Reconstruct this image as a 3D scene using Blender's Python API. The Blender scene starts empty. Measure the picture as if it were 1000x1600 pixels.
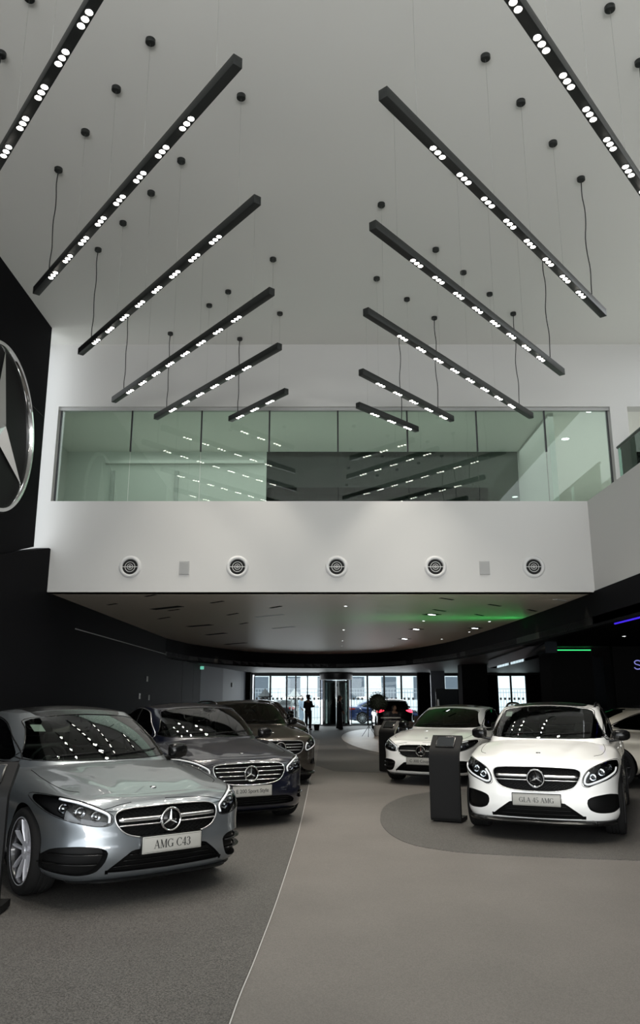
import bpy, bmesh, math, random
from mathutils import Vector, Matrix
from mathutils.bvhtree import BVHTree
random.seed(7)
PI = math.pi
scene = bpy.context.scene
C = scene.collection
V = Vector

# ------------------------------------------------------------------ object helpers
def tag(o, label=None, cat=None, group=None, kind=None):
    if label: o['label'] = label
    if cat: o['category'] = cat
    if group: o['group'] = group
    if kind: o['kind'] = kind
    return o

def empty(name, loc=(0, 0, 0), rz=0.0, label=None, cat=None, group=None):
    o = bpy.data.objects.new(name, None)
    o.empty_display_size = 0.1
    C.objects.link(o)
    o.location = loc
    o.rotation_euler = (0, 0, rz)
    return tag(o, label, cat, group)

def link(name, bm, mat, parent=None, smooth=True, angle=None):
    me = bpy.data.meshes.new(name)
    bm.normal_update()
    bm.to_mesh(me)
    bm.free()
    mats = mat if isinstance(mat, (list, tuple)) else [mat]
    for m in mats: me.materials.append(m)
    me.polygons.foreach_set('use_smooth', [smooth] * len(me.polygons))
    if smooth and angle is not None:
        me.set_sharp_from_angle(angle=math.radians(angle))
    o = bpy.data.objects.new(name, me)
    C.objects.link(o)
    if parent: o.parent = parent
    return o

def clone(o, parent=None):
    c = o.copy(); C.objects.link(c); c.parent = parent
    for ch in list(o.children): clone(ch, c)
    return c

def box(bm, x0, x1, y0, y1, z0, z1, bev=0.0, M=None, mi=0):
    vs = [bm.verts.new((x, y, z)) for x in (x0, x1) for y in (y0, y1) for z in (z0, z1)]
    if M is not None:
        for v in vs: v.co = M @ v.co
    fs = []
    for q in ((0, 1, 3, 2), (4, 6, 7, 5), (0, 4, 5, 1), (2, 3, 7, 6), (0, 2, 6, 4), (1, 5, 7, 3)):
        f = bm.faces.new([vs[i] for i in q]); f.material_index = mi; fs.append(f)
    if bev > 0:
        es = list({e for f in fs for e in f.edges})
        bmesh.ops.bevel(bm, geom=es, offset=bev, segments=2, affect='EDGES', profile=0.5)
    return fs

def frame(d):
    d = d.normalized()
    a = V((0, 0, 1)) if abs(d.z) < 0.9 else V((0, 1, 0))
    u = d.cross(a).normalized()
    return u, d.cross(u).normalized()

def tube(bm, pts, r, n=8, closed=False, cap=True, flat=None):
    """sweep a circle (or ellipse flat=(ru,rv,up)) along pts; r number or list"""
    pts = [V(p) for p in pts]
    m = len(pts)
    rings = []
    for i, p in enumerate(pts):
        if closed: d = pts[(i + 1) % m] - pts[i - 1]
        else: d = pts[min(i + 1, m - 1)] - pts[max(i - 1, 0)]
        if d.length < 1e-9: d = V((0, 0, 1))
        d.normalize()
        if flat:
            up = V(flat[2]); u = d.cross(up)
            u = u.normalized() if u.length > 1e-6 else frame(d)[0]
            w = u.cross(d).normalized()
            ru, rv = flat[0], flat[1]
        else:
            u, w = frame(d)
            if rings and not flat:
                # keep twist low
                pu = lastu - d * lastu.dot(d)
                if pu.length > 1e-6:
                    u = pu.normalized(); w = d.cross(u).normalized()
            ru = rv = r[i] if isinstance(r, (list, tuple)) else r
        lastu = u
        rings.append([bm.verts.new(p + u * ru * math.cos(2 * PI * k / n) + w * rv * math.sin(2 * PI * k / n)) for k in range(n)])
    rng = range(m) if closed else range(m - 1)
    for i in rng:
        a, b = rings[i], rings[(i + 1) % m]
        for k in range(n):
            bm.faces.new((a[k], a[(k + 1) % n], b[(k + 1) % n], b[k]))
    if cap and not closed:
        bm.faces.new(rings[0][::-1]); bm.faces.new(rings[-1])

def cyl(bm, p0, p1, r0, r1=None, n=24):
    r1 = r0 if r1 is None else r1
    tube(bm, [p0, p1], [r0, r1], n)

def lathe(bm, prof, n=32, axis='z', cen=(0, 0, 0), closed=False):
    """prof: list of (r,h)"""
    cen = V(cen); rings = []
    for r, h in prof:
        ring = []
        for k in range(n):
            a = 2 * PI * k / n
            if axis == 'z': co = V((r * math.cos(a), r * math.sin(a), h))
            elif axis == 'x': co = V((h, r * math.cos(a), r * math.sin(a)))
            else: co = V((r * math.sin(a), h, r * math.cos(a)))
            ring.append(bm.verts.new(cen + co))
        rings.append(ring)
    m = len(prof)
    for i in range(m if closed else m - 1):
        a, b = rings[i], rings[(i + 1) % m]
        for k in range(n):
            bm.faces.new((a[k], a[(k + 1) % n], b[(k + 1) % n], b[k]))
    return rings

def torus(bm, cen, R, r, axis='y', n=40, m=10):
    lathe(bm, [(R + r * math.cos(2 * PI * k / m), r * math.sin(2 * PI * k / m)) for k in range(m)], n, axis, cen, True)

def prism(bm, poly, d0, d1, plane='xz', M=None, mi=0, bev=0):
    """extrude a 2D polygon; plane xz -> depth y, xy -> depth z, yz -> depth x"""
    def P(a, b, d):
        co = {'xz': V((a, d, b)), 'xy': V((a, b, d)), 'yz': V((d, a, b))}[plane]
        return M @ co if M is not None else co
    A = [bm.verts.new(P(a, b, d0)) for a, b in poly]
    B = [bm.verts.new(P(a, b, d1)) for a, b in poly]
    fs = [bm.faces.new(A), bm.faces.new(B[::-1])]
    n = len(poly)
    for i in range(n):
        fs.append(bm.faces.new((A[i], B[i], B[(i + 1) % n], A[(i + 1) % n])))
    for f in fs: f.material_index = mi
    bmesh.ops.recalc_face_normals(bm, faces=fs)
    if bev:
        bmesh.ops.bevel(bm, geom=list({e for f in fs for e in f.edges}), offset=bev, segments=2, affect='EDGES', profile=0.5)
    return fs

def cr(ctrl, per=8, closed=False):
    """Catmull-Rom through control points"""
    P = [V(p) if len(p) == 3 else V((p[0], p[1], 0)) for p in ctrl]
    n = len(P); out = []
    segs = n if closed else n - 1
    for i in range(segs):
        if closed: p0, p1, p2, p3 = P[i - 1], P[i], P[(i + 1) % n], P[(i + 2) % n]
        else:
            p1, p2 = P[i], P[i + 1]
            p0 = P[i - 1] if i > 0 else p1 * 2 - p2
            p3 = P[i + 2] if i + 2 < n else p2 * 2 - p1
        for k in range(per):
            t = k / per
            out.append(0.5 * ((2 * p1) + (p2 - p0) * t + (2 * p0 - 5 * p1 + 4 * p2 - p3) * t * t + (3 * p1 - p0 - 3 * p2 + p3) * t ** 3))
    if not closed: out.append(P[-1].copy())
    return out

def pchip(pts):
    xs = [p[0] for p in pts]; ys = [p[1] for p in pts]; n = len(xs)
    h = [xs[i + 1] - xs[i] for i in range(n - 1)]
    d = [(ys[i + 1] - ys[i]) / h[i] for i in range(n - 1)]
    m = [0] * n
    m[0], m[-1] = d[0], d[-1]
    for i in range(1, n - 1):
        if d[i - 1] * d[i] > 0:
            w1, w2 = 2 * h[i] + h[i - 1], h[i] + 2 * h[i - 1]
            m[i] = (w1 + w2) / (w1 / d[i - 1] + w2 / d[i])
    def f(x):
        if x <= xs[0]: return ys[0] + m[0] * (x - xs[0])
        if x >= xs[-1]: return ys[-1] + m[-1] * (x - xs[-1])
        i = 0
        while x > xs[i + 1]: i += 1
        t = (x - xs[i]) / h[i]
        return ((2 * t ** 3 - 3 * t * t + 1) * ys[i] + (t ** 3 - 2 * t * t + t) * h[i] * m[i] + (-2 * t ** 3 + 3 * t * t) * ys[i + 1] + (t ** 3 - t * t) * h[i] * m[i + 1])
    return f

# ------------------------------------------------------------------ materials
def mat(name, col, rough=0.5, metal=0.0, coat=0.0, emit=None, estr=0.0, spec=0.5, noise=None, bump=None, coat_rough=0.03):
    m = bpy.data.materials.new(name); m.use_nodes = True
    nt = m.node_tree; b = nt.nodes['Principled BSDF']
    b.inputs['Base Color'].default_value = (*col, 1)
    b.inputs['Roughness'].default_value = rough
    b.inputs['Metallic'].default_value = metal
    b.inputs['Coat Weight'].default_value = coat
    b.inputs['Coat Roughness'].default_value = coat_rough
    b.inputs['Specular IOR Level'].default_value = spec
    if emit:
        b.inputs['Emission Color'].default_value = (*emit, 1)
        b.inputs['Emission Strength'].default_value = estr
    tc = nt.nodes.new('ShaderNodeTexCoord')
    if noise:   # (scale, detail, [(pos,col)...])
        nz = nt.nodes.new('ShaderNodeTexNoise'); nz.inputs['Scale'].default_value = noise[0]; nz.inputs['Detail'].default_value = noise[1]
        rp = nt.nodes.new('ShaderNodeValToRGB')
        el = rp.color_ramp.elements
        for i, (p, c) in enumerate(noise[2]):
            e = el[i] if i < 2 else el.new(p)
            e.position = p; e.color = (*c, 1)
        nt.links.new(tc.outputs['Object'], nz.inputs['Vector'])
        nt.links.new(nz.outputs['Fac'], rp.inputs['Fac'])
        nt.links.new(rp.outputs['Color'], b.inputs['Base Color'])
    if bump:    # (scale, strength, distance)
        nz = nt.nodes.new('ShaderNodeTexNoise'); nz.inputs['Scale'].default_value = bump[0]; nz.inputs['Detail'].default_value = 4
        bp = nt.nodes.new('ShaderNodeBump'); bp.inputs['Strength'].default_value = bump[1]; bp.inputs['Distance'].default_value = bump[2]
        nt.links.new(tc.outputs['Object'], nz.inputs['Vector'])
        nt.links.new(nz.outputs['Fac'], bp.inputs['Height'])
        nt.links.new(bp.outputs['Normal'], b.inputs['Normal'])
    return m

def glassmat(name, tint, refl=1.0, ior=1.5, rough=0.0):
    """thin glass: tinted see-through sheet with fresnel reflection"""
    m = bpy.data.materials.new(name); m.use_nodes = True
    nt = m.node_tree; nt.nodes.clear()
    out = nt.nodes.new('ShaderNodeOutputMaterial'); mix = nt.nodes.new('ShaderNodeMixShader')
    tr = nt.nodes.new('ShaderNodeBsdfTransparent'); gl = nt.nodes.new('ShaderNodeBsdfGlossy'); fr = nt.nodes.new('ShaderNodeFresnel')
    tr.inputs['Color'].default_value = (*tint, 1); gl.inputs['Roughness'].default_value = rough
    gl.inputs['Color'].default_value = (refl, refl, refl, 1); fr.inputs['IOR'].default_value = ior
    nt.links.new(fr.outputs['Fac'], mix.inputs['Fac']); nt.links.new(tr.outputs[0], mix.inputs[1]); nt.links.new(gl.outputs[0], mix.inputs[2])
    nt.links.new(mix.outputs[0], out.inputs['Surface'])
    return m

M = {}
M['silver'] = mat('silver_paint', (.175, .192, .205), .33, .75, 1.0)
M['navy'] = mat('navy_paint', (.002, .003, .009), .3, .1, 1.0)
M['bronze'] = mat('bronze_paint', (.060, .053, .044), .33, .75, 1.0)
M['white'] = mat('white_paint', (.80, .80, .775), .35, 0, 1.0)
M['cream'] = mat('cream_paint', (.60, .56, .47), .4, .8, 1.0)
M['dark'] = mat('dark_paint', (.012, .012, .014), .25, .4, 1.0)
M['bluep'] = mat('blue_paint', (.02, .04, .13), .3, .5, 1.0)
M['tyre'] = mat('tyre_rubber', (.012, .012, .012), .75, spec=.05, bump=(60, .2, .004))
M['rim'] = mat('alloy_rim', (.62, .62, .66), .35, .55)
M['rimdark'] = mat('dark_alloy', (.02, .02, .022), .3, .7, .5)
M['disc'] = mat('brake_disc_steel', (.25, .25, .25), .35, 1.0)
M['chrome'] = mat('chrome', (.82, .82, .82), .09, 1.0)
M['satin'] = mat('satin_silver', (.62, .62, .62), .28, 1.0)
M['gloss'] = mat('gloss_black_plastic', (.005, .005, .005), .2, 0, 0, spec=.3)
M['matte'] = mat('matte_black_plastic', (.007, .007, .007), .65, spec=.15)
M['mesh'] = mat('grille_mesh', (.004, .004, .004), .5, spec=.12)
M['under'] = mat('underbody', (.003, .003, .003), .9, spec=.05)
M['cabin'] = mat('cabin_trim', (.018, .018, .018), .7)
M['seat'] = mat('seat_leather', (.022, .021, .020), .5)
M['glass'] = glassmat('windscreen_glass', (.50, .58, .54), .9, 1.55)
M['tint'] = glassmat('tinted_glass', (.10, .11, .11), .9, 1.55)
M['lens'] = glassmat('lamp_lens', (.93, .95, .95), 1.0, 1.45)
M['lamp'] = mat('lamp_reflector', (.50, .51, .53), .15, 1.0)
M['housing'] = mat('lamp_housing', (.03, .03, .032), .25, .6)
M['drl'] = mat('light_guide', (.75, .77, .8), .15, 0, 1.0)
M['plate'] = mat('plate_face', (.30, .295, .27), .45)
M['ink'] = mat('plate_lettering', (.02, .02, .02), .5)
M['red'] = mat('tail_lens_lit', (.5, .01, .01), .2, 0, 1, (1, .03, .06), 6)
M['redoff'] = mat('tail_lens', (.25, .01, .01), .2, 0, 1)
M['paper'] = mat('paper', (.5, .52, .5), .8)

# ------------------------------------------------------------------ cutting features out of a smooth shell
def seg_d(px, py, ax, ay, bx, by):
    dx, dy = bx - ax, by - ay
    L = dx * dx + dy * dy
    t = 0 if L < 1e-12 else max(0, min(1, ((px - ax) * dx + (py - ay) * dy) / L))
    return math.hypot(px - ax - t * dx, py - ay - t * dy)

def sdf(p, poly):
    x, y = p; d = 1e9; ins = False; n = len(poly)
    for i in range(n):
        ax, ay = poly[i]; bx, by = poly[(i + 1) % n]
        d = min(d, seg_d(x, y, ax, ay, bx, by))
        if (ay > y) != (by > y) and x < (bx - ax) * (y - ay) / (by - ay) + ax: ins = not ins
    return -d if ins else d

def rounded(poly, it=2):
    for _ in range(it):
        q = []
        n = len(poly)
        for i in range(n):
            a, b = poly[i], poly[(i + 1) % n]
            q.append((a[0] * .8 + b[0] * .2, a[1] * .8 + b[1] * .2))
            q.append((a[0] * .2 + b[0] * .8, a[1] * .2 + b[1] * .8))
        poly = q
    return poly

PR = {'front': (lambda c: (c.x, c.z), V((0, -1, 0))), 'back': (lambda c: (c.x, c.z), V((0, 1, 0))),
      'right': (lambda c: (c.y, c.z), V((1, 0, 0))), 'left': (lambda c: (c.y, c.z), V((-1, 0, 0))),
      'top': (lambda c: (c.x, c.y), V((0, 0, 1)))}

def cut(bm, view, poly, nmin=0.08, ylim=None):
    """split the shell along the outline and return the patch inside (new bmesh) and its border loop edges"""
    pr, dr = PR[view]
    us = [p[0] for p in poly]; vs_ = [p[1] for p in poly]
    u0, u1, v0, v1 = min(us) - .06, max(us) + .06, min(vs_) - .06, max(vs_) + .06
    bm.normal_update()
    faces = []
    for f in bm.faces:
        c = f.calc_center_median(); u, v = pr(c)
        if u0 < u < u1 and v0 < v < v1 and f.normal.dot(dr) > nmin:
            if ylim and not (ylim[0] < c.y < ylim[1]): continue
            faces.append(f)
    fset = set(faces)
    D = {}
    for f in faces:
        for v in f.verts:
            if v not in D: D[v] = sdf(pr(v.co), poly)
    for v in D:
        if abs(D[v]) < 2e-4: D[v] = 0.0
    edges = {e for f in faces for e in f.edges}
    for e in list(edges):
        a, b = e.verts
        da, db = D[a], D[b]
        if da * db < 0:
            t = da / (da - db)
            # refine by bisection so curved outlines stay smooth
            lo, hi = 0.0, 1.0
            for _ in range(7):
                mid = (lo + hi) / 2
                dm = sdf(pr(a.co.lerp(b.co, mid)), poly)
                if (dm < 0) == (da < 0): lo = mid
                else: hi = mid
            t = (lo + hi) / 2
            _, nv = bmesh.utils.edge_split(e, a, min(.999, max(.001, t)))
            D[nv] = 0.0
    for f in list(faces):
        if not f.is_valid: continue
        z = [v for v in f.verts if D.get(v, 1) == 0.0]
        if len(z) == 2:
            a, b = z
            if not any(b in e.verts for e in a.link_edges if e in f.edges):
                try:
                    nf, _ = bmesh.utils.face_split(f, a, b)
                    fset.add(nf)
                except Exception: pass
        elif len(z) > 2:
            try:
                nf, _ = bmesh.utils.face_split(f, z[0], z[len(z) // 2])
                if nf: fset.add(nf)
            except Exception: pass
    ins = []
    for f in fset:
        if not f.is_valid: continue
        s = [D.get(v, None) for v in f.verts]
        if any(x is None for x in s): continue
        c = f.calc_center_median()
        if sdf(pr(c), poly) < 0: ins.append(f)
    nb = bmesh.new(); mp = {}
    for f in ins:
        vs = []
        for v in f.verts:
            if v not in mp: mp[v] = nb.verts.new(v.co)
            vs.append(mp[v])
        try: nb.faces.new(vs)
        except Exception: pass
    bmesh.ops.delete(bm, geom=ins, context='FACES')
    return nb

def border(nb):
    return [[(v.co.copy()) for v in e.verts] for e in nb.edges if len(e.link_faces) == 1]

def wallstrip(nb, vec, shrink=1.0):
    """walls going inward from the patch border"""
    bd = border(nb); w = bmesh.new()
    if not bd: return w
    cen = sum((p for e in bd for p in e), V()) / (2 * len(bd))
    mp = {}
    def g(p):
        k = (round(p.x, 5), round(p.y, 5), round(p.z, 5))
        if k not in mp:
            q = cen + (p - cen) * shrink
            mp[k] = (w.verts.new(p), w.verts.new(q + V(vec)))
        return mp[k]
    for a, b in bd:
        A, B = g(a), g(b)
        try: w.faces.new((A[0], B[0], B[1], A[1]))
        except Exception: pass
    return w

def moved(nb, vec, scale=1.0):
    c = nb.copy()
    cen = sum((v.co for v in c.verts), V()) / max(1, len(c.verts))
    for v in c.verts: v.co = cen + (v.co - cen) * scale + V(vec)
    return c

def join(bm, other):
    mp = {v: bm.verts.new(v.co) for v in other.verts}
    for f in other.faces:
        try: bm.faces.new([mp[v] for v in f.verts])
        except Exception: pass
    other.free()
    return bm

# ------------------------------------------------------------------ three-pointed star badge
def star_mesh(bm, cen, R, depth, plane='xz', face=-1, thick=1.0):
    """faceted three pointed star standing proud towards face*depth"""
    cx, cy, cz = cen
    pts = []
    for k in range(6):
        a = PI / 2 + k * PI / 3
        r = R if k % 2 == 0 else R * .17 * thick
        pts.append((r * math.cos(a), r * math.sin(a)))
    def P(u, v, d):
        return V((cx + u, cy + d * face, cz + v)) if plane == 'xz' else V((cx + d * face, cy + u, cz + v))
    F = [bm.verts.new(P(u, v, depth * .15)) for u, v in pts]
    B = [bm.verts.new(P(u, v, 0)) for u, v in pts]
    top = bm.verts.new(P(0, 0, depth)); 
    fs = []
    for i in range(6):
        j = (i + 1) % 6
        fs.append(bm.faces.new((F[i], F[j], top)))
        fs.append(bm.faces.new((F[i], B[i], B[j], F[j])))
    fs.append(bm.faces.new(B))
    bmesh.ops.recalc_face_normals(bm, faces=fs)

# ------------------------------------------------------------------ lettering
def text_mesh(s, size, spacing=1.0, bold=0.0):
    cu = bpy.data.curves.new('t', 'FONT'); cu.body = s; cu.size = size; cu.align_x = 'CENTER'; cu.align_y = 'CENTER'
    cu.extrude = .0008; cu.space_character = spacing; cu.offset = bold
    o = bpy.data.objects.new('t', cu); C.objects.link(o)
    dg = bpy.context.evaluated_depsgraph_get()
    me = bpy.data.meshes.new_from_object(o.evaluated_get(dg))
    bpy.data.objects.remove(o); bpy.data.curves.remove(cu)
    bm = bmesh.new(); bm.from_mesh(me); bpy.data.meshes.remove(me)
    return bm

# thick-and-thin serif capitals: strokes (x0,y0,x1,y1,width) on a 1-high cell, arcs (cx,cy,rx,ry,a0,a1,wmin,wmax)
SER = .022
GL = {
 'A': (.78, [(.08, 0, .38, 1, .05), (.38, 1, .69, 0, .12), (.2, .35, .56, .35, .05), (-.02, .02, .2, .02, .04), (.54, .02, .82, .02, .04)], []),
 'M': (.98, [(.12, 0, .14, 1, .05), (.14, 1, .46, .03, .12), (.46, .03, .80, 1, .05), (.82, 0, .82, 1, .13), (0, .02, .26, .02, .04), (.68, .02, .96, .02, .04), (0, .98, .2, .98, .04), (.76, .98, .96, .98, .04)], []),
 'G': (.84, [(.70, .04, .70, .42, .12), (.54, .43, .84, .43, .04), (.70, .72, .72, .98, .04)], [(.42, .5, .36, .48, 48, 325, .04, .13)]),
 'C': (.74, [(.68, .70, .70, .98, .04)], [(.42, .5, .36, .48, 45, 318, .04, .13)]),
 'L': (.66, [(.17, 0, .17, 1, .12), (.02, .02, .60, .02, .045), (.60, 0, .63, .28, .04), (.02, .98, .33, .98, .04)], []),
 'E': (.7, [(.17, 0, .17, 1, .12), (.02, .02, .62, .02, .045), (.02, .98, .6, .98, .045), (.17, .52, .46, .52, .045), (.62, 0, .64, .25, .04), (.60, .76, .60, 1, .04), (.46, .42, .46, .62, .04)], []),
 '4': (.6, [(.42, 0, .42, 1, .11), (.42, 1, .03, .30, .05), (.03, .29, .58, .29, .06), (.30, .02, .54, .02, .04)], []),
 '3': (.56, [], [(.25, .75, .19, .23, -80, 160, .05, .12), (.25, .27, .23, .27, -160, 90, .05, .13)]),
 '5': (.56, [(.12, .96, .50, .96, .07), (.12, .96, .09, .55, .045)], [(.25, .30, .23, .29, -160, 130, .05, .13)]),
 '0': (.6, [], [(.29, .5, .23, .48, 0, 360, .04, .12)]),
 '2': (.56, [(.05, .04, .5, .04, .09), (.05, .06, .46, .60, .06)], [(.26, .74, .20, .24, -30, 170, .05, .12)]),
 ' ': (.32, [], []),
}
def serif(s, h):
    bm = bmesh.new(); x = 0
    def quad(a, b, c, d):
        vs = [bm.verts.new((p[0], p[1], .0008)) for p in (a, b, c, d)]
        bm.faces.new(vs)
    for ch in s:
        w, st, arcs = GL[ch]
        for x0, y0, x1, y1, t in st:
            t *= 1.3
            dx, dy = x1 - x0, y1 - y0; L = math.hypot(dx, dy); nx, ny = -dy / L * t / 2, dx / L * t / 2
            if abs(dy) > .2: nx, ny = (t / 2) * (-1 if dy > 0 else 1), 0
            quad((x + x0 + nx, y0 + ny), (x + x0 - nx, y0 - ny), (x + x1 - nx, y1 - ny), (x + x1 + nx, y1 + ny))
        for cx, cy, rx, ry, a0, a1, wm, wM in arcs:
            N = 22; prev = None; wm *= 1.3; wM *= 1.3
            for k in range(N + 1):
                a = math.radians(a0 + (a1 - a0) * k / N)
                t = (wm + (wM - wm) * abs(math.cos(a)) ** 1.5) / 2
                o = (x + cx + (rx + t) * math.cos(a), cy + (ry + min(t, .03)) * math.sin(a)); i = (x + cx + (rx - t) * math.cos(a), cy + (ry - t) * math.sin(a))
                if prev: quad(prev[0], prev[1], i, o)
                prev = (o, i)
        x += w + .06
    x -= .06
    for v in bm.verts: v.co = V(((v.co.x - x / 2) * h, (v.co.y - .5) * h, v.co.z))
    return bm
# ------------------------------------------------------------------ car shells
def interp_list(ctrl, per):
    return [(p.x, p.y) for p in cr(ctrl, per)]

def build_body(S):
    """lower body: plan outline walls + top skin. local: +y to the rear, front bumper at y=0"""
    per = S.get('per', 8)
    out = interp_list(S['plan'], per)
    n = len(out)
    Zc = pchip(S['zc']); K = pchip(S['crown'])
    If = pchip(S['i_front']); Is = pchip(S['i_side']); Ir = pchip(S['i_rear'])
    ridge = S.get('ridge')
    W = max(p[0] for p in out)
    def ztop(x, y):
        z = Zc(y) - K(y) * (abs(x) / W) ** 2.3
        if ridge:
            h, x0, x1, wd = ridge
            t = max(0, min(1, y / 1.3)); xr = x0 + (x1 - x0) * t
            z += h * math.sin(PI * min(1, t)) ** 1.2 * math.exp(-((abs(x) - xr) / wd) ** 2) if 0 < t < 1 else 0
        return z
    L = out[-1][1]
    cs = [0, .03, .06, .1, .15, .2, .25, .3, .35, .4, .45, .5, .55, .6, .65, .7, .74, .78, .82, .86, .89, .92, .94, .96, .975, .99, 1.0]
    zb = pchip(S.get('zb', [(0, .17), (.6, .19), (1.5, .22), (3.2, .22), (L - .4, .22), (L, .26)]))
    cols = []
    for i, (x, y) in enumerate(out):
        a = out[max(0, i - 1)]; b = out[min(n - 1, i + 1)]
        tx, ty = b[0] - a[0], b[1] - a[1]
        if i == 0: tx, ty = 1, 0
        if i == n - 1: tx, ty = -1, 0
        l = math.hypot(tx, ty) or 1; nx, ny = ty / l, -tx / l
        wf = ny * ny if ny < 0 else 0; wr = ny * ny if ny > 0 else 0; ws = nx * nx
        col = []
        def ins(c): return If(c) * wf + Is(c) * ws + Ir(c) * wr
        i1 = ins(1.0); xt, yt = max(0, x - nx * i1), y - ny * i1
        zt = ztop(xt, yt); z0 = zb(y)
        for c in cs:
            q = ins(c)
            cx = x - nx * q
            if 0 < i < n - 1 and cx < 0.0005: cx = 0.0005
            if i in (0, n - 1): cx = 0
            col.append(V((cx, y - ny * q, z0 + (zt - z0) * c)))
        cols.append(col)
    bm = bmesh.new()
    for sgn in (1, -1):
        vv = [[bm.verts.new((p.x * sgn, p.y, p.z)) for p in col] for col in cols]
        for i in range(n - 1):
            for j in range(len(cs) - 1):
                q = (vv[i][j], vv[i + 1][j], vv[i + 1][j + 1], vv[i][j + 1])
                bm.faces.new(q if sgn > 0 else q[::-1])
        # top skin
        T = 20
        ys0, ys1 = cols[0][-1].y, cols[-1][-1].y
        caps = []
        acc = [0]
        for i in range(1, n): acc.append(acc[-1] + (cols[i][-1] - cols[i - 1][-1]).length)
        for i in range(n):
            s = acc[i] / acc[-1]
            yy = cols[i][-1].y
            # spine point: blend between the point's own y and arc position so the nose fans out
            sp = ys0 + (ys1 - ys0) * s
            row = [vv[i][-1]]
            P = cols[i][-1]
            for t in range(1, T + 1):
                u = t / T
                x = P.x * (1 - u); y = yy * (1 - u) + sp * u
                row.append(bm.verts.new((x * sgn, y, ztop(x, y))))
            caps.append(row)
        for i in range(n - 1):
            for t in range(T):
                q = (caps[i][t], caps[i + 1][t], caps[i + 1][t + 1], caps[i][t + 1])
                if i == 0 and False: continue
                try: bm.faces.new(q if sgn > 0 else q[::-1])
                except Exception: pass
    bmesh.ops.remove_doubles(bm, verts=bm.verts, dist=1e-4)
    # degenerate clean up at the nose and tail
    bmesh.ops.dissolve_degenerate(bm, dist=1e-5, edges=bm.edges)
    bm.normal_update()
    s = sum(f.normal.z * f.calc_area() for f in bm.faces)
    if s < 0: bmesh.ops.reverse_faces(bm, faces=bm.faces)
    return bm, ztop

def build_house(S, ztop):
    per = S.get('per', 8)
    base = interp_list(S['gbase'], per); top = interp_list(S['gtop'], per)
    n = len(base); Zr = pchip(S['zroof'])
    prof = [(0, 0), (.1, .12), (.2, .235), (.3, .345), (.4, .45), (.5, .55), (.6, .645), (.7, .735), (.8, .82), (.88, .885), (.93, .925), (.97, .958), (1.0, .98), (1.05, .993), (1.1, 1.0)]
    crown = .045
    def zr(x, y): return Zr(y) - crown * (abs(x) / .56) ** 2
    cols = []
    for i in range(n):
        b, t = base[i], top[i]
        zb = ztop(b[0], b[1]) - .03
        e = (b[0] + (t[0] - b[0]) * 1.1, b[1] + (t[1] - b[1]) * 1.06)
        zt = zr(e[0], e[1])
        col = []
        a, d = base[max(0, i - 1)], base[min(n - 1, i + 1)]
        tx, ty = d[0] - a[0], d[1] - a[1]; l = math.hypot(tx, ty) or 1
        nx, ny = ty / l, -tx / l
        if i in (0, n - 1): nx = 0
        for q, w in prof:
            bul = S.get('bulge', .025) * math.sin(PI * min(1, q / 1.1))
            x = b[0] + (t[0] - b[0]) * q * 1.0 + nx * bul
            y = b[1] + (t[1] - b[1]) * (q if q <= 1 else 1 + (q - 1) * .6) + ny * bul
            if i in (0, n - 1): x = 0
            col.append(V((max(x, 0), y, zb + (zt - zb) * w)))
        cols.append(col)
    bm = bmesh.new(); m = len(prof)
    # finer rows
    def fine(col, k=3):
        P = cr(col, k); return P
    cols = [fine(c) for c in cols]; m = len(cols[0])
    for sgn in (1, -1):
        vv = [[bm.verts.new((p.x * sgn, p.y, p.z)) for p in col] for col in cols]
        for i in range(n - 1):
            for j in range(m - 1):
                q = (vv[i][j], vv[i + 1][j], vv[i + 1][j + 1], vv[i][j + 1])
                bm.faces.new(q if sgn > 0 else q[::-1])
        T = 12
        acc = [0]
        for i in range(1, n): acc.append(acc[-1] + (cols[i][-1] - cols[i - 1][-1]).length)
        ys0, ys1 = cols[0][-1].y, cols[-1][-1].y
        caps = []
        for i in range(n):
            P = cols[i][-1]; sp = ys0 + (ys1 - ys0) * acc[i] / acc[-1]
            off = P.z - zr(P.x, P.y)
            row = [vv[i][-1]]
            for t in range(1, T + 1):
                u = t / T; x = P.x * (1 - u); y = P.y * (1 - u) + sp * u
                row.append(bm.verts.new((x * sgn, y, zr(x, y) + off * (1 - u))))
            caps.append(row)
        for i in range(n - 1):
            for t in range(T):
                q = (caps[i][t], caps[i + 1][t], caps[i + 1][t + 1], caps[i][t + 1])
                try: bm.faces.new(q if sgn > 0 else q[::-1])
                except Exception: pass
    bmesh.ops.remove_doubles(bm, verts=bm.verts, dist=1e-4)
    bmesh.ops.dissolve_degenerate(bm, dist=1e-5, edges=bm.edges)
    bm.normal_update()
    if sum(f.normal.z * f.calc_area() for f in bm.faces) < 0: bmesh.ops.reverse_faces(bm, faces=bm.faces)
    return bm, zr

def rayhit(tree, view, u, v, start=None):
    if view == 'front': o, d = V((u, -3, v)), V((0, 1, 0))
    elif view == 'back': o, d = V((u, 9, v)), V((0, -1, 0))
    elif view == 'right': o, d = V((3, u, v)), V((-1, 0, 0))
    elif view == 'left': o, d = V((-3, u, v)), V((1, 0, 0))
    else: o, d = V((u, v, 4)), V((0, 0, -1))
    h = tree.ray_cast(o, d)
    return (h[0], h[1]) if h[0] is not None else (None, None)

def onpath(tree, view, pts, per=8, off=0.0, closed=False):
    res = []
    for p in cr([(a, b) for a, b in pts], per, closed):
        h, nn = rayhit(tree, view, p.x, p.y)
        if h is not None:
            if nn.dot(PR[view][1]) < 0: nn = -nn
            res.append(h + nn * off)
    return res

def mirp(poly): return [(-x, z) for x, z in poly]
def full(half):   # half polygon given from centre top to centre bottom
    return half + [(-x, z) for x, z in reversed(half) if x > 1e-6]

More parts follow.
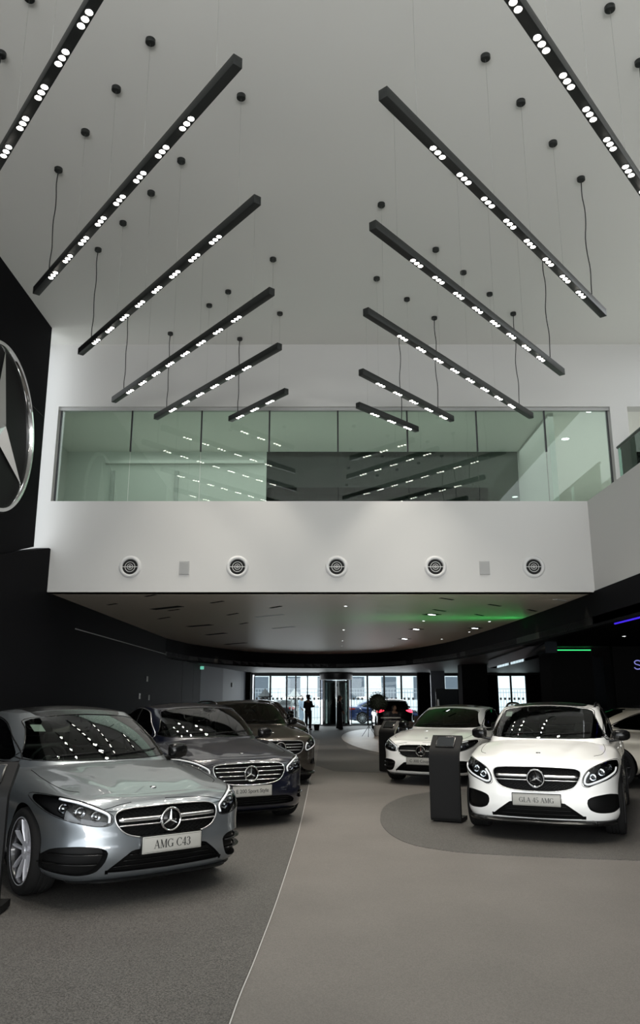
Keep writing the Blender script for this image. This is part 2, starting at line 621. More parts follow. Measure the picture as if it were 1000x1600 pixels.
def wheel(parent, R, Wd, x, y, side, rimmat, style, name='wheel'):
    """tyre is the part, rim / disc its pieces. axis along x, outward = side"""
    t = bmesh.new(); r0 = R * .76
    prof = [(r0, -Wd * .40), (r0 * 1.04, -Wd * .46), (R * .86, -Wd * .5), (R * .95, -Wd * .47), (R * .985, -Wd * .40),
            (R, -Wd * .25), (R, -Wd * .18), (R - .007, -Wd * .17), (R - .007, -Wd * .15), (R, -Wd * .14), (R, -.012), (R - .007, -.01), (R - .007, .01), (R, .012), (R, Wd * .14), (R - .007, Wd * .15), (R - .007, Wd * .17), (R, Wd * .18),
            (R, Wd * .25), (R * .985, Wd * .40), (R * .95, Wd * .47), (R * .86, Wd * .5), (r0 * 1.04, Wd * .46), (r0, Wd * .40)]
    lathe(t, prof, 56, 'x')
    o = link(name, t, M['tyre'], parent, angle=50); o.location = (x, y, R)
    rb = bmesh.new(); s = side
    rr = r0 + .004
    lathe(rb, [(rr, -Wd * .42 * s), (rr, Wd * .44 * s), (rr - .008, Wd * .46 * s), (rr - .02, Wd * .43 * s), (rr - .03, Wd * .30 * s), (rr - .04, -Wd * .3 * s), (rr - .03, -Wd * .42 * s)], 56, 'x')
    bmesh.ops.recalc_face_normals(rb, faces=rb.faces)
    barrel = link('rim_barrel', rb, [M['rimdark']], o, angle=35)
    rb = bmesh.new()
    lathe(rb, [(rr, Wd * .42 * s), (rr, Wd * .455 * s), (rr - .006, Wd * .465 * s), (rr - .014, Wd * .44 * s)], 56, 'x')
    face = Wd * .40 * s
    hub = Wd * .30 * s
    ns, split = style
    for k in range(ns):
        a = 2 * PI * k / ns + PI / 2
        for q in ((-1, 1) if split else (0,)):
            a1 = a + q * split
            wI, wO = (.010, .008) if split else (.026, .018)
            ca, sa = math.cos(a), math.sin(a); cb, sb = math.cos(a1), math.sin(a1)
            ri = .06
            p0 = V((0, ri * ca - q * .021 * sa, ri * sa + q * .021 * ca)); p1 = V((0, (rr - .012) * cb, (rr - .012) * sb))
            d = (p1 - p0).normalized(); nrm = V((0, -d.z, d.y))
            vs = []
            for P, w, fx in ((p0, wI, hub), (p0.lerp(p1, .5), (wI + wO) / 2, hub + (face - hub) * .8), (p1, wO, face)):
                for sg in (-1, 1):
                    vs.append(rb.verts.new(P + nrm * sg * w + V((fx - s * .012, 0, 0))))
                    vs.append(rb.verts.new(P + nrm * sg * w * .6 + V((fx, 0, 0))))
                    vs.append(rb.verts.new(P + nrm * sg * w + V((fx - s * .035, 0, 0))))
            # order per station: [-side edge, -face, -back, +side edge, +face, +back]
            for st in (0, 6):
                A = vs[st:st + 6]; B = vs[st + 6:st + 12]
                ring = (2, 0, 1, 4, 3, 5)
                for m_ in range(6):
                    i, j = ring[m_], ring[(m_ + 1) % 6]
                    rb.faces.new((A[i], A[j], B[j], B[i]))
    lathe(rb, [(.0005, hub + s * .012), (.03, hub + s * .012), (.034, hub + s * .004), (.07, hub), (.075, hub - s * .04)], 24, 'x')
    bmesh.ops.recalc_face_normals(rb, faces=rb.faces)
    link('rim', rb, rimmat, o, angle=35)
    d = bmesh.new()
    lathe(d, [(.06, -Wd * .05 * s), (r0 * .72, -Wd * .05 * s), (r0 * .72, -Wd * .16 * s), (.06, -Wd * .16 * s)], 40, 'x')
    link('brake_disc', d, M['disc'], o, angle=30)
    bk = bmesh.new()
    lathe(bk, [(.001, -Wd * .34 * s), (r0 * .99, -Wd * .34 * s)], 40, 'x')
    link('inner_wheel', bk, M['under'], o)
    return o

def make_seat(parent, x, y, z, w=.5):
    b = bmesh.new()
    box(b, x - w / 2, x + w / 2, y - .28, y + .24, z, z + .14, .05)
    Mx = Matrix.Translation((x, y + .26, z + .1)) @ Matrix.Rotation(math.radians(-20), 4, 'X')
    box(b, -w / 2, w / 2, -.06, .07, 0, .58, .05, Mx)
    if w < .8:
        box(b, -.13, .13, -.04, .05, .60, .78, .04, Mx)
    else:
        for q in (-.38, .38): box(b, q - .13, q + .13, -.04, .05, .59, .72, .04, Mx)
    return link('seat', b, M['seat'], parent, angle=50)

def make_car(S, name, loc, rz, label, group=None, detail=2):
    root = empty(name, loc, rz, label, 'car', group)
    paint = M[S['paint']]
    bm, ztop = build_body(S)
    hb, zr = build_house(S, ztop)
    tree = BVHTree.FromBMesh(bm); htree = BVHTree.FromBMesh(hb)
    W = max(p[0] for p in S['plan']); L = S['plan'][-1][1]
    R = S['R']; fx, rx = S['axle']
    dark = bmesh.new()
    # wheel arches
    for yy in (fx, rx):
        poly = [(yy + (R + .035) * math.cos(2 * PI * k / 40), R + .0 + (R + .035) * math.sin(2 * PI * k / 40)) for k in range(40)]
        poly = [(u, v) if v > .1 else (u, .0) for u, v in poly]
        for sgn, view in ((1, 'right'), (-1, 'left')):
            nb = cut(bm, view, poly, .03)
            join(dark, wallstrip(nb, (-sgn * .32, 0, 0)))
            if S.get('arch_trim'):
                a = bmesh.new()
                P = onpath(tree, view, [(yy + (R + .055) * math.cos(math.radians(d)), R + (R + .055) * math.sin(math.radians(d))) for d in range(-15, 200, 10)], 3, .003)
                if len(P) > 3:
                    tube(a, P, 0, 8, flat=(.024, .009, (sgn, 0, 0)))
                    link('arch_trim', a, M['matte'], root)
            nb.free()
    # cabin opening under the glass house
    hole = rounded([(x * .94, 2.6 + (y - 2.6) * .95) for x, y in S['gbase'][0:1]] + [(x * .93, 2.6 + (y - 2.6) * .95) for x, y in S['gbase'][1:]] + [(-x * .93, 2.6 + (y - 2.6) * .95) for x, y in S['gbase'][-2:0:-1]], 1)
    cut(bm, 'top', hole, .3).free()
    # ---- front features
    gp = full(rounded_half(S['grille']))
    nb = cut(bm, 'front', gp, .02, (-1, 1))
    gback = moved(nb, (0, .05, 0)); gw = wallstrip(nb, (0, .055, 0))
    join(gback, gw)
    gborder = onpath(tree, 'front', S['grille'] + [(-a, b) for a, b in reversed(S['grille']) if a > 1e-6], 6, .001)
    nb.free()
    grille = link('grille', gback, M['mesh'], root, angle=40)
    fr = bmesh.new()
    if len(gborder) > 5: tube(fr, gborder, S.get('grille_rim', .006), 6, closed=True)
    link('grille_frame', fr, M['chrome'] if S.get('chrome_frame') else M['satin'], grille)
    zs = S['star_z']; sr = S.get('star_r', .085)
    hit, _ = rayhit(tree, 'front', 0, zs)
    ys = hit.y
    for zz, hh, halfw in S['bars']:
        b = bmesh.new()
        P = []
        for k in range(-12, 13):
            x = halfw * k / 12
            h, _ = rayhit(tree, 'front', x, zz)
            if h is not None and sdf((x, zz), gp) < -.004: P.append(h + V((0, .012, 0)))
        if len(P) > 2:
            tube(b, P, 0, 8, flat=(hh, .016, (0, -1, 0)))
            link('grille_bar', b, M['satin'] if not S.get('chrome_bars') else M['chrome'], grille)
        else: b.free()
    if S.get('pins'):
        b = bmesh.new()
        step = .034
        zz = gp[0][1]
        zmin = min(p[1] for p in gp); zmax = max(p[1] for p in gp)
        r_ = 0; z_ = zmin
        while z_ < zmax:
            x_ = -.5 + (step / 2 if r_ % 2 else 0)
            while x_ < .5:
                if sdf((x_, z_), gp) < -.012 and math.hypot(x_, z_ - zs) > sr + .01:
                    h, _ = rayhit(tree, 'front', x_, z_)
                    if h is not None:
                        c_ = h + V((0, .038, 0))
                        lathe(b, [(.0045, .012), (.0045, 0), (.0005, -.003)], 6, 'y', c_)
                x_ += step
            z_ += step * .5; r_ += 1
        link('grille_pins', b, M['satin'], grille)
    if S.get('mesh_lines'):
        b = bmesh.new(); zmin = min(p[1] for p in gp); zmax = max(p[1] for p in gp)
        for dirn in (-1, 1):
            x0 = -1.0
            while x0 < 1.0:
                P = []
                for k in range(25):
                    z_ = zmin + (zmax - zmin) * k / 24; x_ = x0 + dirn * (z_ - zmin) * 1.6
                    if sdf((x_, z_), gp) < -.006:
                        h, _ = rayhit(tree, 'front', x_, z_)
                        if h is not None: P.append(h + V((0, .036, 0)))
                if len(P) > 2: tube(b, P, .0032, 4)
                x0 += .045
        link('grille_mesh', b, M['mesh'], grille)
    # emblem
    e = bmesh.new()
    lathe(e, [(.0005, .0), (sr * .95, .0), (sr * .95, .03)], 36, 'y', (0, ys - .012, zs))
    disc = link('emblem', e, M['gloss'], grille)
    e = bmesh.new(); torus(e, (0, ys - .016, zs), sr, sr * .11, 'y', 44, 10)
    star_mesh(e, (0, ys - .012, zs), sr * .95, .016, 'xz', -1)
    bmesh.ops.recalc_face_normals(e, faces=e.faces)
    link('emblem_star', e, M['chrome'], grille, angle=25)
    # small round badge on the bonnet edge
    h, nn = rayhit(tree, 'top', 0, S['badge_y'])
    e = bmesh.new(); lathe(e, [(.0005, .006), (.022, .006), (.027, .002), (.028, -.003)], 20, 'z', h)
    link('bonnet_badge', e, M['chrome'], root, angle=40)
    # number plate
    pw, ph = .26, .062
    pz = S['plate_z']; hp, _ = rayhit(tree, 'front', 0, pz)
    hp2, _ = rayhit(tree, 'front', 0, pz + ph)
    py = min(hp.y, hp2.y if hp2 else hp.y) - .02
    b = bmesh.new(); box(b, -pw - .008, pw + .008, py, py + .035, pz - ph - .008, pz + ph + .008, .004)
    holder = link('plate_holder', b, M['gloss'], root, angle=40)
    b = bmesh.new(); box(b, -pw, pw, py - .006, py + .001, pz - ph, pz + ph, .003)
    link('number_plate', b, M['plate'], holder, angle=40)
    if S.get('text'):
        tb = serif(S['text'], S['text_h']) if S.get('serif') else text_mesh(S['text'], S['text_h'], 1.0, .0004)
        for v in tb.verts: v.co = V((v.co.x, py - .0068 - v.co.z, pz + v.co.y))
        link('plate_lettering', tb, M['ink'], holder, smooth=False)
        b = bmesh.new()
        P = [(-pw + .008, pz - ph + .008), (pw - .008, pz - ph + .008), (pw - .008, pz + ph - .008), (-pw + .008, pz + ph - .008)]
        tube(b, [(x, py - .0062, z) for x, z in P], .0012, 4, closed=True)
        link('plate_border', b, M['ink'], holder)
    # intakes
    nb = cut(bm, 'front', full(rounded_half(S['intake'])), .02, (-1, 1.2))
    ib = moved(nb, (0, .07, 0)); join(ib, wallstrip(nb, (0, .075, 0))); nb.free()
    it = link('lower_intake', ib, M['mesh'], root, angle=40)
    b = bmesh.new()
    izs = [p[1] for p in S['intake']]
    for k in range(1, 4):
        zz = min(izs) + (max(izs) - min(izs)) * k / 4
        P = []
        for q in range(-16, 17):
            x = .6 * q / 16
            if sdf((x, zz), full(S['intake'])) < -.01:
                h, _ = rayhit(tree, 'front', x, zz)
                if h is not None: P.append(h + V((0, .035, 0)))
        if len(P) > 2: tube(b, P, 0, 6, flat=(.004, .014, (0, -1, 0)))
    link('intake_slats', b, M['gloss'], it)
    for sgn in (1, -1):
        sp = rounded(S['side_intake'], 2)
        if sgn < 0: sp = mirp(sp)
        nb = cut(bm, 'front', sp, .02, (-1, 1.2))
        ib = moved(nb, (0, .08, 0), .97); join(ib, wallstrip(nb, (0, .085, 0), .97)); nb.free()
        it = link('side_intake', ib, M['mesh'], root, angle=40)
        b = bmesh.new()
        for zz in S.get('fins', []):
            P = []
            for q in range(0, 17):
                x = sgn * (.45 + .47 * q / 16)
                if sdf((x, zz), sp) < -.004:
                    h, _ = rayhit(tree, 'front', x, zz)
                    if h is not None: P.append(h + V((0, .02, 0)))
            if len(P) > 2: tube(b, P, 0, 6, flat=(.005, .03, (0, -1, 0)))
        if len(b.verts): link('intake_fin', b, M['gloss'], it)
        else: b.free()
        # headlight
        hp_ = rounded(S['headlight'], 2)
        if sgn < 0: hp_ = mirp(hp_)
        nb = cut(bm, 'front', hp_, .015, (-1, 1.6))
        vec = (-sgn * .03, .05, -.012)
        hb_ = moved(nb, vec, .96); join(hb_, wallstrip(nb, vec, .96))
        lens = link('headlight', moved(nb, (0, 0, 0)), M['lens'], root)
        link('headlight_housing', hb_, M['housing'], lens, angle=40)
        nb.free()
        b = bmesh.new(); P = [p + V((-sgn * .002, .006, 0)) for p in onpath(tree, 'front', [(sgn * x, z) for x, z in S['drl']], 6)]
        if len(P) > 2: tube(b, P, S.get('drl_r', .011), 8)
        link('light_guide', b, M['drl'], lens)
        b = bmesh.new()
        for (x, z, r) in S['projectors']:
            h, nn = rayhit(tree, 'front', sgn * x, z)
            if h is None: continue
            c_ = h + V((-sgn * .022, .048, 0))
            lathe(b, [(r * 1.12, .012), (r * 1.12, -.02), (r * .98, -.024), (r * .9, -.008), (r * .62, -.010)], 24, 'y', c_)
            lathe(b, [(r * .62, -.010), (r * .55, -.022), (r * .35, -.032), (.0005, -.036)], 24, 'y', c_)
        link('projector', b, M['lamp'], lens, angle=40)
        b = bmesh.new()
        P = onpath(tree, 'front', [(sgn * x, z) for x, z in S['headlight']], 4, .0005, True)
        if len(P) > 4: tube(b, P, .003, 6, closed=True)
        link('lamp_seal', b, M['gloss'], lens)
        # mirror
        my, mz, mx = S['mirror']
        b = bmesh.new()
        X0 = sgn * mx
        rows = []; ms = S.get('mir_s', 1.0)
        for k, (dx, sy, sz) in enumerate([(0, .03, .035), (.015, .07, .062), (.06, .095, .077), (.13, .10, .08), (.19, .085, .068), (.225, .05, .045), (.235, .012, .015)]):
            ring = []; dx, sy, sz = dx * ms, sy * ms, sz * ms
            for q in range(20):
                a = 2 * PI * q / 20
                ca, sa = math.cos(a), math.sin(a)
                e_ = .6
                yy = sy * math.copysign(abs(ca) ** e_, ca); zz = sz * math.copysign(abs(sa) ** e_, sa)
                yy = yy if yy < 0 else yy * .35
                ring.append(b.verts.new((X0 + sgn * dx, my + yy + dx * .22, mz + zz + .01 * dx)))
            rows.append(ring)
        for A, B in zip(rows, rows[1:]):
            for q in range(20): b.faces.new((A[q], A[(q + 1) % 20], B[(q + 1) % 20], B[q]))
        b.faces.new(rows[0]); b.faces.new(rows[-1])
        bmesh.ops.recalc_face_normals(b, faces=b.faces)
        mir = link('wing_mirror', b, M[S.get('mirror_mat', 'gloss')], root, angle=60)
        b = bmesh.new(); tube(b, [(X0 - sgn * .11, my + .03, mz - .075), (X0 - sgn * .02, my + .01, mz - .065), (X0 + sgn * .07, my, mz - .05)], [.028, .022, .02], 10)
        link('mirror_stalk', b, M['gloss'], mir, angle=60)
        # wheels
        wheel(root, R, S.get('tw', .235), sgn * (W - .105 - .01), fx, sgn, M[S['rimmat']], S['spokes'])
        wheel(root, R, S.get('tw', .235), sgn * (W - .105 - .01), rx, sgn, M[S['rimmat']], S['spokes'])
        # side sill, door gaps and handles
        view = 'right' if sgn > 0 else 'left'
        for path in S.get('gaps', []):
            P = onpath(tree, view, path, 8, .0)
            if len(P) > 3:
                b = bmesh.new(); tube(b, P, .0035, 5); link('door_gap', b, M['under'], root)
        for (hy, hz) in S.get('handles', []):
            P = onpath(tree, view, [(hy, hz), (hy + .09, hz + .006), (hy + .2, hz + .01)], 4, .022)
            if len(P) > 3:
                b = bmesh.new(); tube(b, P, 0, 8, flat=(.013, .009, (sgn, 0, 0))); link('door_handle', b, M['chrome'] if S.get('chrome_handle') else paint, root)
    for path in S.get('topgaps', []):
        for sgn in (1, -1):
            P = onpath(tree, 'top', [(sgn * x, y) for x, y in path], 8, 0)
            if len(P) > 3:
                b = bmesh.new(); tube(b, P, .003, 5); link('bonnet_gap', b, M['under'], root)
    for path in S.get('frontgaps', []):
        P = onpath(tree, 'front', path + [(-x, z) for x, z in reversed(path) if x > 1e-6], 6, 0)
        if len(P) > 3:
            b = bmesh.new(); tube(b, P, .003, 5); link('bonnet_gap', b, M['under'], root)
    # splitter along the bottom of the bumper
    outl = [p for p in interp_list(S['plan'], 6) if p[1] < S.get('split_y', .42)]
    hp_s = []
    for i, (x, y) in enumerate(outl):
        a_ = outl[max(0, i - 1)]; c_ = outl[min(len(outl) - 1, i + 1)]
        tx, ty = c_[0] - a_[0], c_[1] - a_[1]; l_ = math.hypot(tx, ty) or 1
        nx, ny = (0, -1) if i == 0 else (ty / l_, -tx / l_)
        hp_s.append((x - nx * ((.085 if x < .6 else .115) + S['split_in']), y - ny * ((.085 if x < .6 else .115) + S['split_in'])))
    P = [V((-x, y, S['split_z'])) for x, y in reversed(hp_s)] + [V((x, y, S['split_z'])) for x, y in hp_s[1:]]
    b = bmesh.new(); tube(b, P, 0, 8, flat=(.055, S.get('split_t', .018), (0, 0, 1)))
    link('front_splitter', b, M['gloss'], root, angle=50)
    # sills
    for sgn in (1, -1):
        b = bmesh.new()
        tube(b, [(sgn * (W - .07), fx + R + .06, .2), (sgn * (W - .05), (fx + rx) / 2, .2), (sgn * (W - .07), rx - R - .06, .2)], 0, 8, flat=(.05, .05, (0, 0, 1)))
        link('side_sill', b, M['gloss'] if not S.get('paint_sill') else paint, root, angle=50)
    # rear lamps
    for sgn in (1, -1):
        tp = rounded(S['tail'], 1)
        if sgn < 0: tp = mirp(tp)
        nb = cut(bm, 'back', tp, .02, (L - 1.2, L + 1))
        link('tail_light', nb, M['red'] if S.get('lit') else M['redoff'], root)
    if S.get('rear_plate'):
        h, _ = rayhit(tree, 'back', 0, .75)
        if h is not None:
            b = bmesh.new(); box(b, -.26, .26, h.y - .01, h.y + .03, .70, .81, .004); link('rear_plate', b, M['plate'], root)
    # underside
    b = bmesh.new()
    box(b, -W + .16, W - .16, .6, L - .5, .17, .26); box(b, -W + .35, W - .35, .2, .62, .17, .26)
    box(b, -W + .36, W - .36, .2, L - .25, .2, .55)
    join(dark, b)
    link('underbody', dark, M['under'], root, smooth=False)
    body = link('body', bm, paint, root)
    # ---- glass house
    wsp = rounded(S['wind'], 1)
    nb = cut(hb, 'front', wsp, .02, (0, 2.6)); 
    ws = link('windscreen', nb, M['glass'] if not S.get('darkglass') else M['tint'], root)
    b = bmesh.new()
    P = onpath(htree, 'front', S['wind'], 4, .001, True)
    tube(b, P, .006, 5, closed=True); link('windscreen_seal', b, M['gloss'], ws)
    if S.get('sticker'):
        sx, sz = S['sticker']
        q = [rayhit(htree, 'front', sx + a, sz + c)[0] for a, c in ((-.045, -.03), (.045, -.03), (.045, .03), (-.045, .03))]
        if all(q):
            b = bmesh.new(); b.faces.new([b.verts.new(p + V((0, .004, 0))) for p in q]); link('windscreen_sticker', b, M['paper'], ws)
    for sgn, view in ((1, 'right'), (-1, 'left')):
        nb = cut(hb, view, rounded(S['side'], 2), .1)
        sg = link('side_window', nb, M['tint'], root)
        P = onpath(htree, view, S['side'], 5, .001, True)
        b = bmesh.new(); tube(b, P, .007, 6, closed=True)
        link('window_trim', b, M['satin'] if S.get('bright_trim') else M['gloss'], sg)
        for path in S.get('pillar', []):
            P = onpath(htree, view, path, 6, .002)
            if len(P) > 2:
                b = bmesh.new(); tube(b, P, 0, 6, flat=(.035, .006, (sgn, 0, 0))); link('door_pillar', b, M['gloss'], sg)
    nb = cut(hb, 'back', rounded(S['rearw'], 1), .05, (2.6, 9))
    link('rear_window', nb, M['tint'], root)
    if S.get('pano'):
        nb = cut(hb, 'top', rounded(S['pano'], 2), .5)
        for v in nb.verts: v.co.z += .0015
        link('roof_panel', nb, M[S.get('pano_mat', 'gloss')], root)
    if S.get('rails'):
        for sgn in (1, -1):
            P = []
            for k in range(17):
                y = S['rails'][0] + (S['rails'][1] - S['rails'][0]) * k / 16
                x = sgn * S['rails'][2]
                h, _ = rayhit(htree, 'top', x, y)
                if h is not None: P.append(h + V((0, 0, .035 * math.sin(PI * k / 16) ** .3)))
            b = bmesh.new(); tube(b, P, 0, 8, flat=(.014, .018, (0, 0, 1))); link('roof_rail', b, M['satin'] if S.get('bright_trim') else M['gloss'], root)
    link('roof', hb, paint, root)
    # ---- cabin
    cy = S['gbase'][0][1]; cz = ztop(0, cy)
    b = bmesh.new()
    box(b, -W + .16, W - .16, cy + .1, L - .7, .3, .36)
    for sgn in (1, -1): box(b, sgn * (W - .19), sgn * (W - .13), cy + .45, L - 1.0, .3, cz - .13)
    link('cabin_floor', b, M['cabin'], root, smooth=False)
    b = bmesh.new()
    tube(b, [(-.70, cy + .55, cz - .13), (-.4, cy + .42, cz - .07), (0, cy + .38, cz - .07), (.4, cy + .42, cz - .07), (.70, cy + .55, cz - .13)], 0, 12, flat=(.09, .24, (0, -1, 0)))
    link('dashboard', b, M['cabin'], root)
    b = bmesh.new(); torus(b, (0, 0, 0), .17, .016, 'y', 32, 8); cyl(b, (0, -.005, 0), (0, .03, 0), .06, .05, 20)
    box(b, -.16, .16, 0, .015, -.02, .02); box(b, -.02, .02, 0, .015, -.16, 0)
    sw = link('steering_wheel', b, M['cabin'], root); sw.location = (-.36, cy + .80, cz - .02); sw.rotation_euler = (math.radians(25), 0, 0)
    for sgn in (1, -1): make_seat(root, sgn * .37, cy + 1.35, .36)
    make_seat(root, 0, cy + 2.2, .36, 1.2)
    h, nn = rayhit(htree, 'top', 0, S['gtop'][0][1] - .12)
    if h is not None:
        b = bmesh.new(); box(b, -.11, .11, h.y - .0, h.y + .03, h.z - .13, h.z - .07, .01); cyl(b, (0, h.y + .01, h.z - .08), (0, h.y - .02, h.z - .01), .012, .02, 10)
        link('rear_view_mirror', b, M['cabin'], root, angle=40)
    # wipers
    for x0, x1 in ((-.52, .02), (.0, .55)):
        pts = []
        for k in range(9):
            x = x0 + (x1 - x0) * k / 8; z = cz + .0 + .05 + .03 * k / 8
            h, nn = rayhit(htree, 'front', x, z + .01)
            if h is not None: pts.append(h + V((0, -.008, .006)))
        if len(pts) > 3:
            b = bmesh.new(); tube(b, pts, .005, 5); link('wiper', b, M['matte'], root)
    return root

def rounded_half(h):
    """round a half outline (centre top ... centre bottom) with a spline while keeping ends on the axis"""
    P = [(p.x, p.y) for p in cr(h, 5)]
    P = [(max(0.0, x), z) for x, z in P]
    P[0] = (0.0, P[0][1]); P[-1] = (0.0, P[-1][1])
    return P
# ------------------------------------------------------------------ car specifications (metres)
SEDAN = dict(
    paint='silver', R=.335, axle=(.88, 3.70), tw=.24,
    plan=[(0, 0), (.30, .012), (.52, .05), (.68, .125), (.79, .25), (.862, .45), (.898, .75), (.905, 1.3), (.903, 2.3), (.905, 3.2), (.895, 3.9), (.85, 4.35), (.72, 4.58), (.42, 4.67), (0, 4.69)],
    zc=[(0, .70), (.12, .735), (.22, .77), (.5, .85), (1.0, .945), (1.35, .985), (2.2, .985), (3.2, 1.0), (4.0, 1.06), (4.4, 1.06), (4.7, 1.0)],
    crown=[(0, .02), (.3, .05), (.8, .09), (1.4, .09), (2.2, .075), (3.4, .06), (4.7, .08)],
    i_front=[(0, .13), (.06, .06), (.14, .03), (.3, .0), (.42, .0), (.5, .012), (.6, .02), (.75, .045), (.86, .085), (.93, .13), (.97, .18), (1, .26)],
    i_side=[(0, .09), (.06, .04), (.15, .012), (.3, .012), (.45, .022), (.58, .02), (.66, .012), (.74, .004), (.82, .008), (.9, .03), (.95, .055), (.98, .085), (1, .12)],
    i_rear=[(0, .12), (.15, .02), (.4, .0), (.6, .03), (.8, .05), (.92, .07), (1, .14)],
    ridge=(.016, .36, .60, .11), pano=[(-.46, 2.04), (0, 2.0), (.46, 2.04), (.48, 2.5), (.46, 3.1), (0, 3.2), (-.46, 3.1), (-.48, 2.5)],
    gbase=[(0, 1.10), (.36, 1.15), (.60, 1.28), (.725, 1.48), (.775, 1.80), (.79, 2.5), (.785, 3.1), (.75, 3.65), (.64, 4.02), (.36, 4.14), (0, 4.17)],
    sticker=(-.50, 1.26), gtop=[(0, 2.15), (.31, 2.17), (.52, 2.23), (.60, 2.33), (.62, 2.50), (.62, 2.75), (.61, 3.0), (.575, 3.26), (.48, 3.38), (.26, 3.44), (0, 3.46)],
    zroof=[(1.8, 1.355), (2.15, 1.425), (2.6, 1.46), (3.1, 1.43), (3.6, 1.32)],
    wind=[(-.72, 1.0), (-.68, 1.08), (-.60, 1.25), (-.56, 1.335), (-.28, 1.368), (0, 1.378), (.28, 1.368), (.56, 1.335), (.60, 1.25), (.68, 1.08), (.72, 1.0), (.4, .985), (0, .985), (-.4, .985)],
    side=[(1.62, .975), (2.0, 1.20), (2.30, 1.315), (2.7, 1.36), (3.1, 1.33), (3.45, 1.22), (3.78, 1.06), (3.72, 1.01), (2.7, .975)],
    pillar=[[(2.62, .95), (2.64, 1.2), (2.68, 1.38)], [(3.32, .98), (3.38, 1.15), (3.30, 1.3)]],
    rearw=[(-.62, 1.08), (-.45, 1.34), (.45, 1.34), (.62, 1.08)],
    grille=[(0, .70), (.30, .695), (.41, .68), (.452, .645), (.435, .575), (.36, .51), (.20, .475), (0, .468)],
    star_z=.595, bars=[(.612, .017, .46), (.572, .007, .46)], mesh_lines=True, badge_y=.36,
    plate_z=.425, intake=[(0, .40), (.28, .40), (.36, .37), (.50, .262), (.47, .245), (0, .238)],
    side_intake=[(.50, .40), (.57, .435), (.72, .445), (.83, .42), (.872, .35), (.868, .25), (.70, .228), (.585, .245), (.53, .31)], fins=[.38, .31],
    headlight=[(.475, .60), (.47, .65), (.55, .705), (.66, .755), (.78, .785), (.865, .79), (.885, .74), (.86, .675), (.78, .625), (.62, .585), (.52, .58)],
    drl=[(.50, .60), (.50, .655), (.58, .70), (.68, .742), (.78, .768)], projectors=[(.60, .645, .035), (.70, .675, .038), (.79, .70, .034)],
    mirror=(1.76, 1.0, .87), rimmat='rim', spokes=(5, .25),
    gaps=[[(1.36, .86), (1.33, .6), (1.42, .32)], [(2.60, .93), (2.60, .6), (2.56, .3)], [(3.45, .93), (3.38, .75), (3.18, .5), (3.15, .32)]],
    handles=[(2.35, .83), (3.2, .85)], topgaps=[[(.735, 1.25), (.74, .9), (.70, .55), (.62, .42)]],
    frontgaps=[[(0, .745), (.3, .735), (.44, .715), (.475, .68)]], split_z=.175, split_in=.02, split_y=.30, text='AMG C43', serif=True, text_h=.062,
    tail=[(.55, .93), (.86, .95), (.88, .80), (.6, .82)], bright_trim=False,
)
